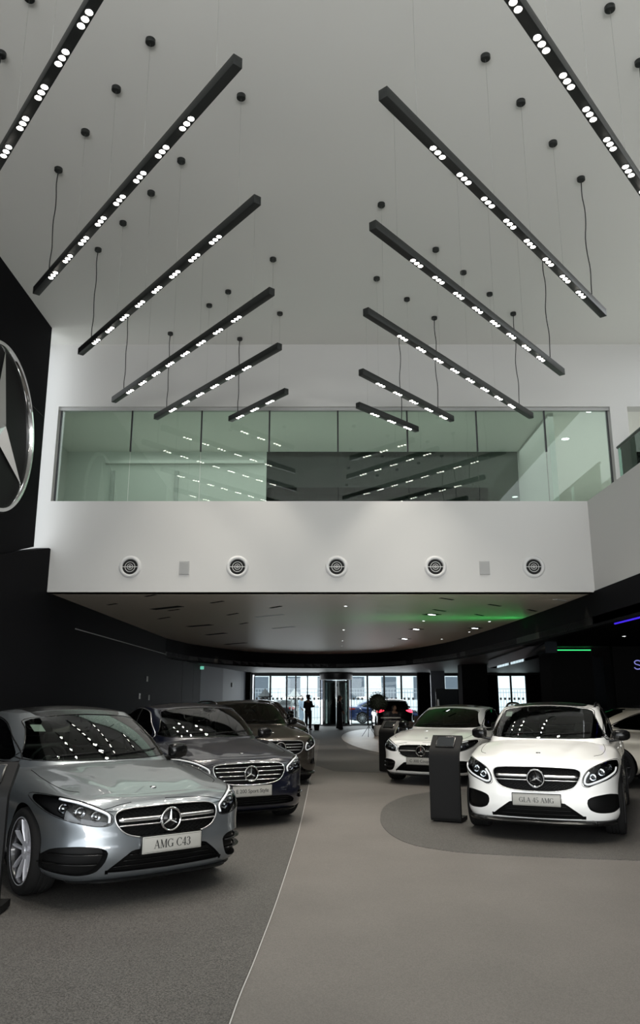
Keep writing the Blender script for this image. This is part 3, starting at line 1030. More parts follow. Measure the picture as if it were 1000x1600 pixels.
GLA = dict(SEDAN, sticker=(-.50, 1.33),
    paint='white', R=.345, axle=(.87, 3.57), tw=.235,
    plan=[(0, 0), (.30, .012), (.52, .05), (.68, .125), (.79, .25), (.862, .45), (.892, .75), (.895, 1.3), (.89, 2.3), (.895, 3.2), (.885, 3.8), (.84, 4.15), (.70, 4.35), (.42, 4.42), (0, 4.43)],
    zc=[(0, .80), (.12, .835), (.22, .865), (.5, .93), (.9, 1.005), (1.2, 1.045), (2.2, 1.03), (3.2, 1.04), (4.0, 1.06), (4.4, 1.0)],
    crown=[(0, .03), (.3, .06), (.8, .10), (1.3, .11), (2.2, .08), (3.4, .05), (4.5, .06)],
    i_front=[(0, .12), (.06, .06), (.14, .03), (.28, .0), (.42, .0), (.5, .01), (.6, .02), (.75, .05), (.86, .09), (.93, .13), (.97, .18), (1, .26)],
    ridge=(.018, .30, .55, .11),
    gbase=[(0, 1.02), (.36, 1.07), (.60, 1.2), (.73, 1.4), (.775, 1.75), (.785, 2.4), (.775, 3.0), (.75, 3.6), (.66, 4.0), (.36, 4.16), (0, 4.19)],
    gtop=[(0, 1.78), (.31, 1.80), (.52, 1.86), (.60, 1.97), (.62, 2.2), (.625, 2.6), (.62, 3.0), (.595, 3.4), (.52, 3.66), (.28, 3.76), (0, 3.78)],
    zroof=[(1.6, 1.40), (1.9, 1.455), (2.4, 1.485), (3.1, 1.475), (3.9, 1.38)],
    wind=[(-.73, 1.06), (-.69, 1.12), (-.605, 1.30), (-.562, 1.395), (-.28, 1.425), (0, 1.435), (.28, 1.425), (.562, 1.395), (.605, 1.30), (.69, 1.12), (.73, 1.06), (.4, 1.045), (0, 1.045), (-.4, 1.045)],
    side=[(1.50, 1.03), (1.82, 1.26), (2.1, 1.37), (2.6, 1.405), (3.1, 1.385), (3.5, 1.30), (3.82, 1.13), (3.7, 1.07), (2.7, 1.035)],
    pillar=[[(2.5, 1.0), (2.52, 1.2), (2.56, 1.42)], [(3.2, 1.04), (3.26, 1.2), (3.2, 1.38)]],
    rearw=[(-.62, 1.1), (-.48, 1.38), (.48, 1.38), (.62, 1.1)],
    grille=[(0, .782), (.34, .775), (.445, .762), (.48, .725), (.455, .64), (.385, .565), (.23, .53), (0, .522)],
    star_z=.662, star_r=.092, bars=[(.682, .017, .49), (.640, .006, .49)], mesh_lines=True, badge_y=.42,
    plate_z=.435, intake=[(0, .41), (.27, .41), (.34, .38), (.50, .262), (.47, .245), (0, .238)],
    side_intake=[(.53, .40), (.54, .46), (.62, .49), (.76, .51), (.845, .49), (.868, .42), (.86, .34), (.79, .305), (.64, .31), (.56, .34)], fins=[],
    headlight=[(.495, .60), (.505, .68), (.56, .755), (.66, .81), (.79, .852), (.862, .842), (.878, .78), (.86, .71), (.76, .655), (.62, .605), (.55, .58)],
    drl=[(.575, .735), (.535, .68), (.525, .625), (.56, .608), (.64, .63), (.75, .675), (.83, .725), (.85, .77)], mir_s=.88, projectors=[(.63, .68, .036), (.72, .73, .036), (.80, .775, .03)],
    drl_r=.013, mirror=(1.62, 1.075, .81), spokes=(5, .25),
    gaps=[[(1.30, .93), (1.30, .6), (1.40, .35)], [(2.48, .98), (2.48, .6), (2.44, .35)], [(3.3, .98), (3.25, .75), (3.08, .5), (3.05, .35)]],
    handles=[(2.2, .9), (3.05, .92)], topgaps=[[(.70, 1.2), (.73, .9), (.70, .6), (.62, .45)]], frontgaps=[],
    split_z=.20, split_in=-.055, split_t=.032, split_y=.36, text='GLA 45 AMG', text_h=.052, arch_trim=True,
    tail=[(.5, .98), (.85, .98), (.87, .80), (.55, .82)],
    pano=[(-.47, 1.86), (0, 1.82), (.47, 1.86), (.50, 2.4), (.49, 3.5), (0, 3.6), (-.49, 3.5), (-.50, 2.4)], rails=(2.05, 3.65, .59),
)
EC = dict(SEDAN, pano=None, sticker=None,
    paint='navy', R=.34, axle=(.84, 3.78),
    plan=[(0, 0), (.30, .012), (.54, .05), (.70, .125), (.81, .25), (.88, .45), (.918, .75), (.926, 1.3), (.924, 2.3), (.926, 3.4), (.915, 4.1), (.87, 4.55), (.74, 4.8), (.42, 4.9), (0, 4.92)],
    zc=[(0, .745), (.12, .78), (.22, .81), (.5, .88), (1.0, .965), (1.4, 1.01), (2.2, 1.01), (3.2, 1.02), (4.2, 1.08), (4.6, 1.07), (4.95, 1.0)],
    gbase=[(0, 1.20), (.37, 1.25), (.62, 1.38), (.745, 1.58), (.79, 1.90), (.805, 2.6), (.80, 3.3), (.76, 3.85), (.65, 4.2), (.36, 4.34), (0, 4.37)],
    gtop=[(0, 2.08), (.31, 2.10), (.52, 2.16), (.60, 2.27), (.62, 2.46), (.63, 2.85), (.62, 3.15), (.585, 3.40), (.49, 3.53), (.26, 3.6), (0, 3.62)],
    zroof=[(1.9, 1.38), (2.2, 1.435), (2.7, 1.47), (3.2, 1.45), (3.8, 1.34)],
    wind=[(-.73, 1.03), (-.69, 1.10), (-.605, 1.28), (-.56, 1.36), (-.28, 1.392), (0, 1.40), (.28, 1.392), (.56, 1.36), (.605, 1.28), (.69, 1.10), (.73, 1.03), (.4, 1.012), (0, 1.012), (-.4, 1.012)],
    side=[(1.76, 1.0), (2.06, 1.21), (2.33, 1.34), (2.8, 1.39), (3.2, 1.36), (3.6, 1.24), (3.95, 1.08), (3.85, 1.03), (2.8, 1.0)],
    pillar=[[(2.72, .97), (2.74, 1.2), (2.78, 1.40)], [(3.45, 1.0), (3.51, 1.15), (3.42, 1.33)]],
    grille=[(0, .75), (.34, .742), (.44, .728), (.478, .69), (.455, .61), (.38, .54), (.22, .505), (0, .498)],
    star_z=.628, star_r=.088, bars=[(.70, .006, .5), (.655, .007, .5), (.605, .007, .5), (.557, .006, .5)], chrome_bars=True, mesh_lines=False, chrome_frame=True, grille_rim=.007,
    plate_z=.43, intake=[(0, .36), (.38, .36), (.52, .35), (.62, .30), (.55, .255), (0, .25)],
    side_intake=[(.66, .33), (.70, .40), (.80, .42), (.87, .40), (.885, .34), (.84, .30), (.72, .30)], fins=[.36],
    headlight=[(.505, .62), (.50, .675), (.57, .735), (.68, .785), (.80, .815), (.885, .82), (.905, .77), (.875, .70), (.79, .65), (.64, .605), (.55, .60)],
    drl=[(.53, .63), (.53, .68), (.6, .725), (.69, .765), (.8, .79), (.86, .79)], projectors=[(.62, .67, .036), (.72, .70, .04), (.81, .73, .034)],
    mirror=(1.86, 1.03, .88), gaps=[[(1.42, .88), (1.38, .6), (1.46, .32)], [(2.70, .95), (2.70, .6), (2.66, .3)], [(3.6, .95), (3.52, .75), (3.3, .5), (3.27, .32)]],
    handles=[(2.45, .85), (3.35, .87)], frontgaps=[[(0, .785), (.3, .775), (.46, .75), (.50, .72)]], text='E 200 Sport Style', serif=False, text_h=.062, bright_trim=True, chrome_handle=True,
    mirror_mat='gloss', spokes=(5, .0), rearw=[(-.62, 1.1), (-.45, 1.36), (.45, 1.36), (.62, 1.1)], tail=[(.5, .97), (.86, .97), (.88, .82), (.55, .82)],
)
SUV = dict(GLA, sticker=None, paint='bronze', bars=[(.715, .009, .49), (.665, .009, .49), (.615, .009, .49)], chrome_bars=True, mesh_lines=False, chrome_frame=True,
    side_intake=[(.60, .36), (.64, .44), (.76, .47), (.85, .45), (.87, .40), (.82, .36), (.7, .35)], text='GLA 200', serif=False, text_h=.06,
    pano=None, bright_trim=True, mirror_mat='gloss', spokes=(5, .0))
COUPE = dict(SEDAN, sticker=None, paint='white', bars=[(.597, .012, .46)], mesh_lines=False, pins=True, chrome_frame=True,
    zc=[(0, .70), (.12, .735), (.22, .77), (.5, .85), (1.0, .94), (1.35, .975), (2.2, .975), (3.2, .99), (4.0, 1.04), (4.4, 1.03), (4.7, .97)],
    gtop=[(0, 2.06), (.30, 2.08), (.50, 2.14), (.57, 2.26), (.59, 2.45), (.60, 2.75), (.59, 2.95), (.55, 3.15), (.47, 3.26), (.26, 3.32), (0, 3.34)],
    zroof=[(1.8, 1.31), (2.1, 1.368), (2.6, 1.405), (3.1, 1.37), (3.6, 1.24)],
    wind=[(-.71, .99), (-.66, 1.05), (-.57, 1.23), (-.535, 1.295), (-.27, 1.322), (0, 1.333), (.27, 1.322), (.535, 1.295), (.57, 1.23), (.66, 1.05), (.71, .99), (.4, .975), (0, .975), (-.4, .975)],
    side=[(1.66, .965), (2.0, 1.17), (2.27, 1.28), (2.7, 1.315), (3.1, 1.27), (3.45, 1.15), (3.68, 1.04), (3.5, 1.0), (2.7, .965)],
    pillar=[[(2.95, .95), (2.97, 1.1), (2.96, 1.33)]],
    gaps=[[(1.36, .86), (1.33, .6), (1.42, .32)], [(2.85, .93), (2.82, .6), (2.7, .3)]], handles=[(2.55, .84)],
    pano=[(-.45, 2.12), (0, 2.08), (.45, 2.12), (.47, 2.5), (.44, 3.1), (0, 3.2), (-.44, 3.1), (-.47, 2.5)],
    text='C 300 Coupe', serif=False, text_h=.072, darkglass=True)
FAST = dict(GLA, paint='cream',      # coupe shaped crossover with a falling tail
    plan=[(0, 0), (.30, .012), (.54, .05), (.70, .125), (.82, .25), (.89, .45), (.93, .75), (.945, 1.3), (.94, 2.3), (.945, 3.4), (.93, 4.1), (.87, 4.5), (.72, 4.68), (.42, 4.72), (0, 4.73)],
    zc=[(0, .86), (.12, .9), (.22, .93), (.5, .99), (.9, 1.06), (1.3, 1.10), (2.2, 1.09), (3.2, 1.11), (4.2, 1.16), (4.73, 1.10)],
    gbase=[(0, 1.10), (.38, 1.15), (.63, 1.28), (.76, 1.5), (.81, 1.85), (.82, 2.5), (.81, 3.2), (.78, 3.9), (.68, 4.4), (.36, 4.58), (0, 4.62)],
    gtop=[(0, 1.85), (.30, 1.87), (.50, 1.93), (.57, 2.05), (.595, 2.3), (.60, 2.6), (.59, 2.85), (.57, 3.1), (.50, 3.25), (.28, 3.35), (0, 3.38)],
    zroof=[(1.7, 1.50), (2.0, 1.555), (2.5, 1.60), (3.1, 1.56), (3.9, 1.38)],
    wind=[(-.70, 1.12), (-.65, 1.17), (-.55, 1.38), (-.50, 1.47), (-.25, 1.50), (0, 1.51), (.25, 1.50), (.50, 1.47), (.55, 1.38), (.65, 1.17), (.70, 1.12), (.4, 1.105), (0, 1.105), (-.4, 1.105)],
    side=[(1.65, 1.09), (1.98, 1.33), (2.25, 1.46), (2.65, 1.50), (3.1, 1.45), (3.6, 1.31), (4.05, 1.17), (3.8, 1.12), (2.8, 1.09)],
    pillar=[[(2.65, 1.06), (2.67, 1.3), (2.7, 1.52)], [(3.4, 1.08), (3.45, 1.2), (3.4, 1.42)]], axle=(.87, 3.74), R=.37,
    rearw=[(-.62, 1.2), (-.46, 1.5), (.46, 1.5), (.62, 1.2)], pano=None, rails=None, text=None, mirror=(1.78, 1.13, .94), tail=[(.5, 1.05), (.85, 1.05), (.87, .92), (.55, .92)],
    gaps=[[(1.35, .98), (1.35, .6), (1.45, .35)], [(2.6, 1.03), (2.6, .6), (2.56, .35)], [(3.5, 1.03), (3.4, .75), (3.2, .5), (3.15, .35)]], handles=[(2.3, .95), (3.2, .97)], bright_trim=False)
HATCH = dict(GLA, paint='dark', text=None, rails=None, pano=None, arch_trim=False)
# ================================================================== materials of the place
def floormat(name, c1, c2, scale, rough):
    m = mat(name, c1, rough, bump=(scale * .6, .25, .002))
    nt = m.node_tree; b = nt.nodes['Principled BSDF']
    tc = nt.nodes.new('ShaderNodeTexCoord')
    vo = nt.nodes.new('ShaderNodeTexVoronoi'); vo.inputs['Scale'].default_value = scale
    nz = nt.nodes.new('ShaderNodeTexNoise'); nz.inputs['Scale'].default_value = 1.3; nz.inputs['Detail'].default_value = 5
    r1 = nt.nodes.new('ShaderNodeValToRGB'); r1.color_ramp.elements[0].position = .15; r1.color_ramp.elements[1].position = .8
    r1.color_ramp.elements[0].color = (*c1, 1); r1.color_ramp.elements[1].color = (*c2, 1)
    mx = nt.nodes.new('ShaderNodeMixRGB'); mx.blend_type = 'MULTIPLY'; mx.inputs['Fac'].default_value = .35
    sp = nt.nodes.new('ShaderNodeSeparateColor')
    nt.links.new(tc.outputs['Object'], vo.inputs['Vector']); nt.links.new(tc.outputs['Object'], nz.inputs['Vector'])
    nt.links.new(vo.outputs['Color'], sp.inputs[0]); nt.links.new(sp.outputs[0], r1.inputs['Fac'])
    nt.links.new(r1.outputs['Color'], mx.inputs['Color1']); nt.links.new(nz.outputs['Fac'], mx.inputs['Color2'])
    nt.links.new(mx.outputs['Color'], b.inputs['Base Color'])
    return m
M['lane'] = floormat('lane_flooring', (.100, .091, .082), (.140, .128, .116), 170, .6)
M['carpet'] = floormat('speckled_flooring', (.022, .020, .018), (.098, .092, .083), 170, .6)
M['wood'] = mat('pale_timber_floor', (.32, .29, .25), .35, noise=(3, 6, [(.3, (.26, .23, .20)), (.7, (.38, .34, .30))]))
M['ceil'] = mat('ceiling_plaster', (.70, .695, .66), .9, bump=(3, .05, .01))
M['wallw'] = mat('white_wall_plaster', (.505, .50, .482), .7, bump=(2, .05, .01))
M['lowceil'] = mat('lower_ceiling_plaster', (.76, .68, .58), .4)
M['black'] = mat('black_panel', (.007, .007, .008), .6, spec=.02, bump=(1.5, .04, .01))
M['blackm'] = mat('black_wall_paint', (.006, .006, .006), .7, spec=.01)
M['dceil'] = mat('dark_ceiling', (.10, .10, .105), .5)
M['bluewall'] = mat('grey_wall_panel', (.09, .105, .13), .6)
M['sealg'] = mat('shadow_gap', (.003, .003, .003), .8)
M['pane'] = glassmat('clear_pane', (.82, .88, .88), .8, 1.45)
M['green'] = glassmat('green_tinted_pane', (.82, .90, .85), 1.0, 1.5)
M['smoke'] = glassmat('smoked_partition', (.40, .44, .42), .7, 1.4)
M['bal'] = glassmat('balustrade_pane', (.68, .86, .80), 1.0, 1.5)
M['frame'] = mat('dark_window_frame', (.02, .02, .022), .4, .3)
M['bar'] = mat('black_aluminium', (.020, .022, .021), .42, .35)
M['spot'] = mat('lit_lens', (1, 1, 1), .3, emit=(1, .95, .86), estr=26)
M['down'] = mat('lit_downlight', (1, 1, 1), .3, emit=(.95, .98, 1), estr=14)
M['wire'] = mat('steel_wire', (.34, .34, .32), .4, .5)
M['cord'] = mat('black_cord', (.012, .012, .012), .6)
M['vent'] = mat('white_vent', (.55, .55, .54), .45)
M['grey'] = mat('grey_grille', (.36, .36, .35), .6)
M['kiosk'] = mat('kiosk_metal', (.010, .010, .010), .5, 0, spec=.1)
M['kioskd'] = mat('kiosk_black', (.010, .010, .010), .4, .3)
M['kedge'] = mat('kiosk_pale_edge', (.42, .40, .34), .4, .2)
M['screen'] = mat('dark_screen', (.02, .022, .024), .08, 0, .5)
M['signgreen'] = mat('exit_sign_face', (.1, .6, .4), .5, emit=(.25, .9, .65), estr=.5)
M['ledg'] = mat('green_light_strip', (.1, .8, .3), .5, emit=(.04, 1, .25), estr=1.2)
M['ledb'] = mat('blue_light_strip', (.1, .05, .9), .5, emit=(.06, .02, 1), estr=.7)
M['neon'] = mat('violet_letter', (.4, .4, .9), .5, emit=(.30, .30, .85), estr=.45)
M['cloth'] = mat('dark_cloth', (.012, .012, .016), .85)
M['cloth2'] = mat('black_robe', (.008, .008, .009), .9)
M['pale'] = mat('pale_shirt', (.40, .48, .58), .8)
M['skin'] = mat('skin', (.30, .17, .11), .55)
M['hair'] = mat('dark_hair', (.012, .009, .008), .6)
M['leaf'] = mat('dark_leaves', (.012, .018, .009), .7, noise=(12, 3, [(.3, (.006, .010, .005)), (.7, (.022, .030, .014))]))
M['stone'] = mat('pale_pavement', (.55, .55, .53), .8)
M['facade'] = mat('pale_facade', (.75, .76, .78), .8)
M['fence'] = mat('grey_railing', (.30, .32, .35), .5)
M['mirror'] = mat('black_mirror_cladding', (.12, .14, .16), .08, .9)
M['sofa'] = mat('brown_upholstery', (.03, .018, .012), .8)

CAMH, PITCH = 1.55, math.atan(290 / 1200)

# ================================================================== setting
def struct(name, bm, m, smooth=False, parent=None, angle=None):
    o = link(name, bm, m, parent, smooth, angle)
    if parent is None: o['kind'] = 'structure'
    return o
def sbox(name, m, *a, **k):
    b = bmesh.new(); box(b, *a, **k); return struct(name, b, M[m])

XL, XR, YB = -5.35, 5.39, 15.0
ZLOW, ZB, ZG, ZC, ZD = 3.56, 5.40, 7.43, 8.83, 2.95
sbox('floor', 'lane', -8, 13, -10, 46.3, -.2, 0)
# speckled bay on the left, running the length of the hall
def sheet(name, pts, z0, z1, m):
    b = bmesh.new(); prism(b, pts, z0, z1, 'xy'); return struct(name, b, M[m])
edge = [(-.50, -10), (-.48, 2), (-.45, 4.23), (-.40, 5.3), (-.33, 7.16), (-.25, 10.74), (-.20, 16.8), (-.19, 22.2), (-.3, 26.6), (-.7, 32), (-1.4, 38), (-2.2, 46.2)]
ep = [(p.x, p.y) for p in cr(edge, 5)]
sheet('floor', [(-7.9, -10)] + ep + [(-7.9, 46.2)], -.001, .004, 'carpet')
pat = [(6.5, 7.6), (3.13, 8.09), (1.69, 8.41), (1.21, 8.68), (.95, 9.05), (.80, 9.75), (.79, 10.74), (.98, 12.09), (1.45, 13.25), (2.2, 13.95), (2.7, 14.2), (4.2, 14.3), (6.5, 14.3)]
sheet('floor', [(p.x, p.y) for p in cr(pat, 5)], -.001, .004, 'carpet')
sheet('floor', [(3.6 + 2.75 * math.cos(a), 31 + 10.6 * math.sin(a)) for a in [2 * PI * k / 60 for k in range(60)]], -.001, .005, 'wood')
sheet('floor', [(-.1, 19.0), (.3, 17.5), (2.2, 16.9), (6.5, 17.2), (6.5, 22), (2, 21), (.9, 25), (.85, 30), (1.5, 41), (-1.2, 41), (0, 30)], -.001, .003, 'carpet')  # far lane: dimmer light there put into a darker floor colour
b = bmesh.new(); tube(b, [(x + .01, y, .004) for x, y in ep if 0 < y < 30], 0, 6, flat=(.0035, .002, (0, 0, 1)))
struct('trim_1', b, M['grey'])

sbox('ceiling', 'ceil', XL - .6, 13, -10, YB + .3, ZC, ZC + .3)
# cross wall: fascia band, lintel and jambs around the first floor glazing
sbox('wall_back', 'wallw', XL - 3, XR + .02, YB, YB + .3, ZLOW, ZB)
sbox('wall_back', 'wallw', XL - 3, 13, YB, YB + .3, ZG, ZC)
sbox('wall_back', 'wallw', XL - 3, -5.43, YB, YB + .3, ZB, ZG)
sbox('wall_back', 'wallw', 6.02, 6.38, YB, YB + .3, ZB, ZG)
sbox('wall_right', 'wallw', XR, XR + .16, -10, YB + .02, ZLOW - .0, ZB)
sbox('floor', 'ceil', XR + .16, 13, -10, YB + .3, ZB - .35, ZB - .03)
sbox('floor', 'ceil', XL - 3, 13, YB + .3, 27, ZB - .35, ZB - .03)
sbox('wall_right', 'wallw', 10.5, 10.7, -10, 27, ZB, ZC)
# upper gallery behind the glazing
sbox('ceiling', 'ceil', -6.5, 13, YB + .3, 27, 7.62, 7.8)
sbox('wall_back', 'wallw', -6.5, 10.6, 26.8, 27, ZB, 7.7)
sbox('wall_left', 'wallw', -6.6, -6.4, YB + .3, 27, ZB, 7.7)
sbox('wall_back', 'wallw', -6.4, -1.35, 18.6, 18.75, ZB - .03, 7.62)
for x in (-5.25, -3.65):
    sbox('trim_2', 'grey', x, x + .09, 18.54, 18.6, ZB, 7.1)
sbox('trim_3', 'wallw', -5.4, -1.4, 18.48, 18.6, 7.28, 7.36)
sbox('wall_left', 'wallw', -8.6, -8.4, 12.5, 15.3, 3.4, ZC)  # added wall that shuts stray sky light out of the slot
sbox('wall_partition', 'smoke', -1.35, 5.0, 18.6, 18.63, ZB - .03, 7.62)
sbox('wall_partition', 'dceil', -1.35, 5.0, 22.0, 22.1, ZB - .03, 7.62)
sbox('wall_partition', 'wallw', 5.0, 5.12, 15.9, 18.65, ZB - .03, 7.62)
# black display wall on the left (upper panel leaf, lower leaf) and slot of daylight behind it
b = bmesh.new()
prism(b, [(4, 3.35), (4, ZC), (14.25, ZC), (14.32, 4.33), (12.89, 3.93)], -5.62, -5.43, 'yz'); struct('wall_left', b, M['black'])
b = bmesh.new()
prism(b, [(4, 0), (4, 3.4), (12.65, 3.88), (14.9, 4.42), (15.3, 4.42), (15.3, 3.56), (28.5, 3.56), (28.5, 3.56), (35.2, 3.56), (35.2, 0)], -5.6, XL, 'yz'); struct('wall_left', b, M['black'])
for z0, z1, y0, y1 in ((6.9, 6.915, 4, 14.2),):
    sbox('trim_4', 'sealg', -5.432, -5.426, y0, y1, z0, z1)
for y in (3.5, 8.3, 11.2):
    sbox('trim_4', 'sealg', -5.432, -5.427, y, y + .012, 4.0, ZC)
b = bmesh.new(); box(b, XL, XL + .02, 16.9, 27.0, 3.0, 3.02); struct('trim_5', b, M['grey'])
b = bmesh.new()
prism(b, [(-5.6, 35.2), (-5.35, 35.2), (-4.75, 38.5), (-4.35, 43.2), (-4.0, 45.9), (-5.6, 45.9)], 0, ZD, 'xy'); struct('wall_left', b, M['bluewall'])
sbox('wall_left', 'blackm', -4.5, -3.93, 44.4, 45.9, 0, ZD)
for y in (30.5, 33.2): sbox('trim_6', 'sealg', XL - .004, XL + .004, y, y + .02, 0, ZD)
# lower ceiling, curved black bulkhead around it, dark soffit beyond
curve = [(XL + .0, 27.0), (-5.2, 28.3), (-4.79, 30.65), (-2.91, 35.3), (0, 37.0), (2.91, 35.3), (4.60, 29.9), (5.12, 24.6), (5.33, 18.85), (5.37, 15.2)]
cv = [(p.x, p.y) for p in cr(curve, 8)]
sheet('ceiling', [(XL - .02, YB + .02), (XL - .02, 27)] + [(x, y + .05) for x, y in cv] + [(XR, YB + .02)], ZLOW, ZLOW + .2, 'lowceil')
b = bmesh.new()
path = cv + [(5.37, 10), (5.37, 0), (5.37, -10)]
for z0, z1, off in ((ZD - .05, ZLOW + .02, 0.0),):
    vs = []
    for i, (x, y) in enumerate(path):
        a = V((*path[max(0, i - 1)], 0)); c = V((*path[min(len(path) - 1, i + 1)], 0)); d = (c - a).normalized(); nrm = V((-d.y, d.x, 0))  # outward
        p = V((x, y, 0)); q = p + nrm * .14
        vs.append([b.verts.new((p.x, p.y, z0)), b.verts.new((p.x, p.y, z1)), b.verts.new((q.x, q.y, z1)), b.verts.new((q.x, q.y, z0))])
    for A, B in zip(vs, vs[1:]):
        for k in range(4): b.faces.new((A[k], A[(k + 1) % 4], B[(k + 1) % 4], B[k]))
    bmesh.ops.recalc_face_normals(b, faces=b.faces)
struct('ceiling', b, M['black'], True, angle=40)
out = cv + [(5.37, -10), (13, -10), (13, 46.2), (-5.6, 46.2), (-5.6, 27)]
b = bmesh.new(); prism(b, out, ZD, ZD + .15, 'xy'); bmesh.ops.triangulate(b, faces=b.faces); struct('ceiling', b, M['dceil'])
# right hand ground floor: black walls and pillars
sbox('wall_right', 'blackm', 12.8, 13, -10, 46, 0, ZD)
sbox('wall_right', 'blackm', 7.95, 12.9, 21.2, 21.4, 0, ZD)
sbox('ceiling', 'blackm', 5.52, 12.8, -9.9, 21.2, ZD - .04, ZD - .002)
sbox('wall_pillar', 'blackm', 6.62, 7.8, 22.4, 23.6, 0, ZD - .05)
sbox('wall_pillar', 'mirror', 7.83, 8.3, 22.9, 23.4, 0, ZD - .25)
sbox('wall_pillar', 'blackm', 6.15, 7.25, 34.0, 35.0, 0, ZD)
sbox('wall_pillar', 'bluewall', 6.0, 6.75, 42.5, 42.7, 0.4, ZD)
sbox('wall_right', 'blackm', 5.68, 6.4, 45.6, 46, 0, ZD)
b = bmesh.new(); prism(b, [(5.55, 19.2), (5.85, 19.2), (6.6, 29.3), (6.3, 29.3)], ZD - .33, ZD - .05, 'xy'); struct('trim_7', b, M['mirror'])
sbox('wall_left', 'wallw', -5.62, -5.43, -10, 4, 4.2, ZC)
sbox('wall_left', 'wallw', -5.62, -5.43, -10, 4, 0, .3)
sbox('wall_front', 'wallw', -5.6, 13, -10.2, -10, 0, .3)
sbox('wall_front', 'wallw', -5.6, 13, -10.2, -10, 8.2, ZC)
for x in (-5.5, 10.5): sbox('wall_front', 'wallw', x, x + .3, -10.2, -10, 0.3, 8.2)
# far right interior glazing seen past the pillars
# ------------------------------------------------------------------ far shopfront
WX = [(-3.80, -2.95), (-2.85, -1.98), (-1.9, -1.45), (-1.38, -.76), (-.70, -.0)]
WX2 = [(1.84, 2.72), (2.82, 3.70), (3.80, 4.70), (4.80, 5.66)]
WX3 = [(6.80, 8.05), (8.15, 9.4), (10.4, 11.1), (11.2, 12.0)]
YF = 46.0
wn = 0
for x0, x1 in WX + WX2 + WX3:
    wn += 1
    b = bmesh.new(); zt = 2.78
    for a in (x0 - .05, x1 - .0): box(b, a, a + .05, YF - .05, YF + .05, .06, zt)
    box(b, x0 - .05, x1 + .05, YF - .05, YF + .05, zt, zt + .06); box(b, x0 - .05, x1 + .05, YF - .05, YF + .05, 0, .06)
    w = struct('window_%d' % wn, b, M['frame'])
    b = bmesh.new(); box(b, x0, x1, YF - .008, YF + .008, .06, zt); link('glass_pane', b, M['pane'], w, False)
    b = bmesh.new(); x = x0 + .06
    while x < x1 - .1:
        box(b, x, x + .12, YF - .016, YF - .01, 1.42, 1.55); x += .25
    tag(link('glass_marker_squares', b, M['facade'], w, False), kind='stuff')
sbox('wall_back', 'frame', -4.0, 13, YF - .1, YF + .1, 2.84, 3.3)
sbox('wall_back', 'blackm', 9.5, 10.35, YF - .1, YF + .1, 0, 2.84)
sbox('wall_back', 'blackm', 12.05, 12.8, YF - .1, YF + .1, 0, 2.84)
# revolving door
dr = empty('door_1', (.93, 45.4, 0)); dr['kind'] = 'structure'
b = bmesh.new(); lathe(b, [(.001, 2.55), (.93, 2.55), (.95, 2.6), (.95, 2.9), (.001, 2.9)], 40); lathe(b, [(.86, 0), (.93, 0), (.93, .05), (.86, .05)], 40, closed=True)
link('door_drum', b, M['frame'], dr, angle=40)
for s0 in (20, 200):
    b = bmesh.new(); A = []
    for k in range(17):
        a = math.radians(s0 - 60 + 120 * k / 16 + 70)
        A.append((b.verts.new((.9 * math.cos(a), .9 * math.sin(a), .05)), b.verts.new((.9 * math.cos(a), .9 * math.sin(a), 2.55))))
    for p, q in zip(A, A[1:]): b.faces.new((p[0], q[0], q[1], p[1]))
    link('curved_glass', b, M['pane'], dr)
    for q in (A[0], A[-1]): pass
for k in range(4):
    b = bmesh.new(); Mx = Matrix.Rotation(math.radians(35 + 90 * k), 4, 'Z')
    box(b, .04, .08, -.02, .02, .05, 2.5, M=Mx); box(b, .8, .85, -.02, .02, .05, 2.5, M=Mx); box(b, .04, .85, -.02, .02, .05, .12, M=Mx); box(b, .04, .85, -.02, .02, 2.4, 2.5, M=Mx)
    wg = link('door_leaf', b, M['frame'], dr, False)
    b = bmesh.new(); box(b, .08, .8, -.004, .004, .12, 2.4, M=Mx); link('leaf_pane', b, M['smoke'], wg, False)
# ------------------------------------------------------------------ first floor glazing
gx = [-5.39, -3.91, -2.46, -1.05, .37, 1.81, 3.25, 4.67, 5.98]
for i in range(8):
    wn += 1
    b = bmesh.new(); box(b, gx[i] + .006, gx[i + 1] - .006, YB + .10, YB + .115, ZB + .0, ZG)
    w = struct('window_%d' % wn, b, M['green'])
b = bmesh.new(); box(b, -5.43, 6.02, YB + .06, YB + .16, ZG - .06, ZG); struct('trim_8', b, M['grey'])
for i in range(9):
    b = bmesh.new(); box(b, gx[i] - .016, gx[i] + .016, YB + .085, YB + .13, (ZB if i in (0, 8) else ZG - .95), ZG - .06); struct('trim_9', b, M['frame'])
# balustrade along the right gallery
bl = empty('glass_balustrade', (5.94, 14.6, ZB), 0, 'green glass balustrade with dark handrail on the upper right gallery', 'balustrade')
b = bmesh.new(); tube(b, [(0, 0, 1.0), (0, -10, 1.0)], .03, 10); link('handrail', b, M['bar'], bl)
for k in range(5):
    b = bmesh.new(); box(b, -.006, .006, -.02 - 1.9 * k - 1.85, -.02 - 1.9 * k, -.06, .96); link('glass_panel', b, M['bal'], bl, False)
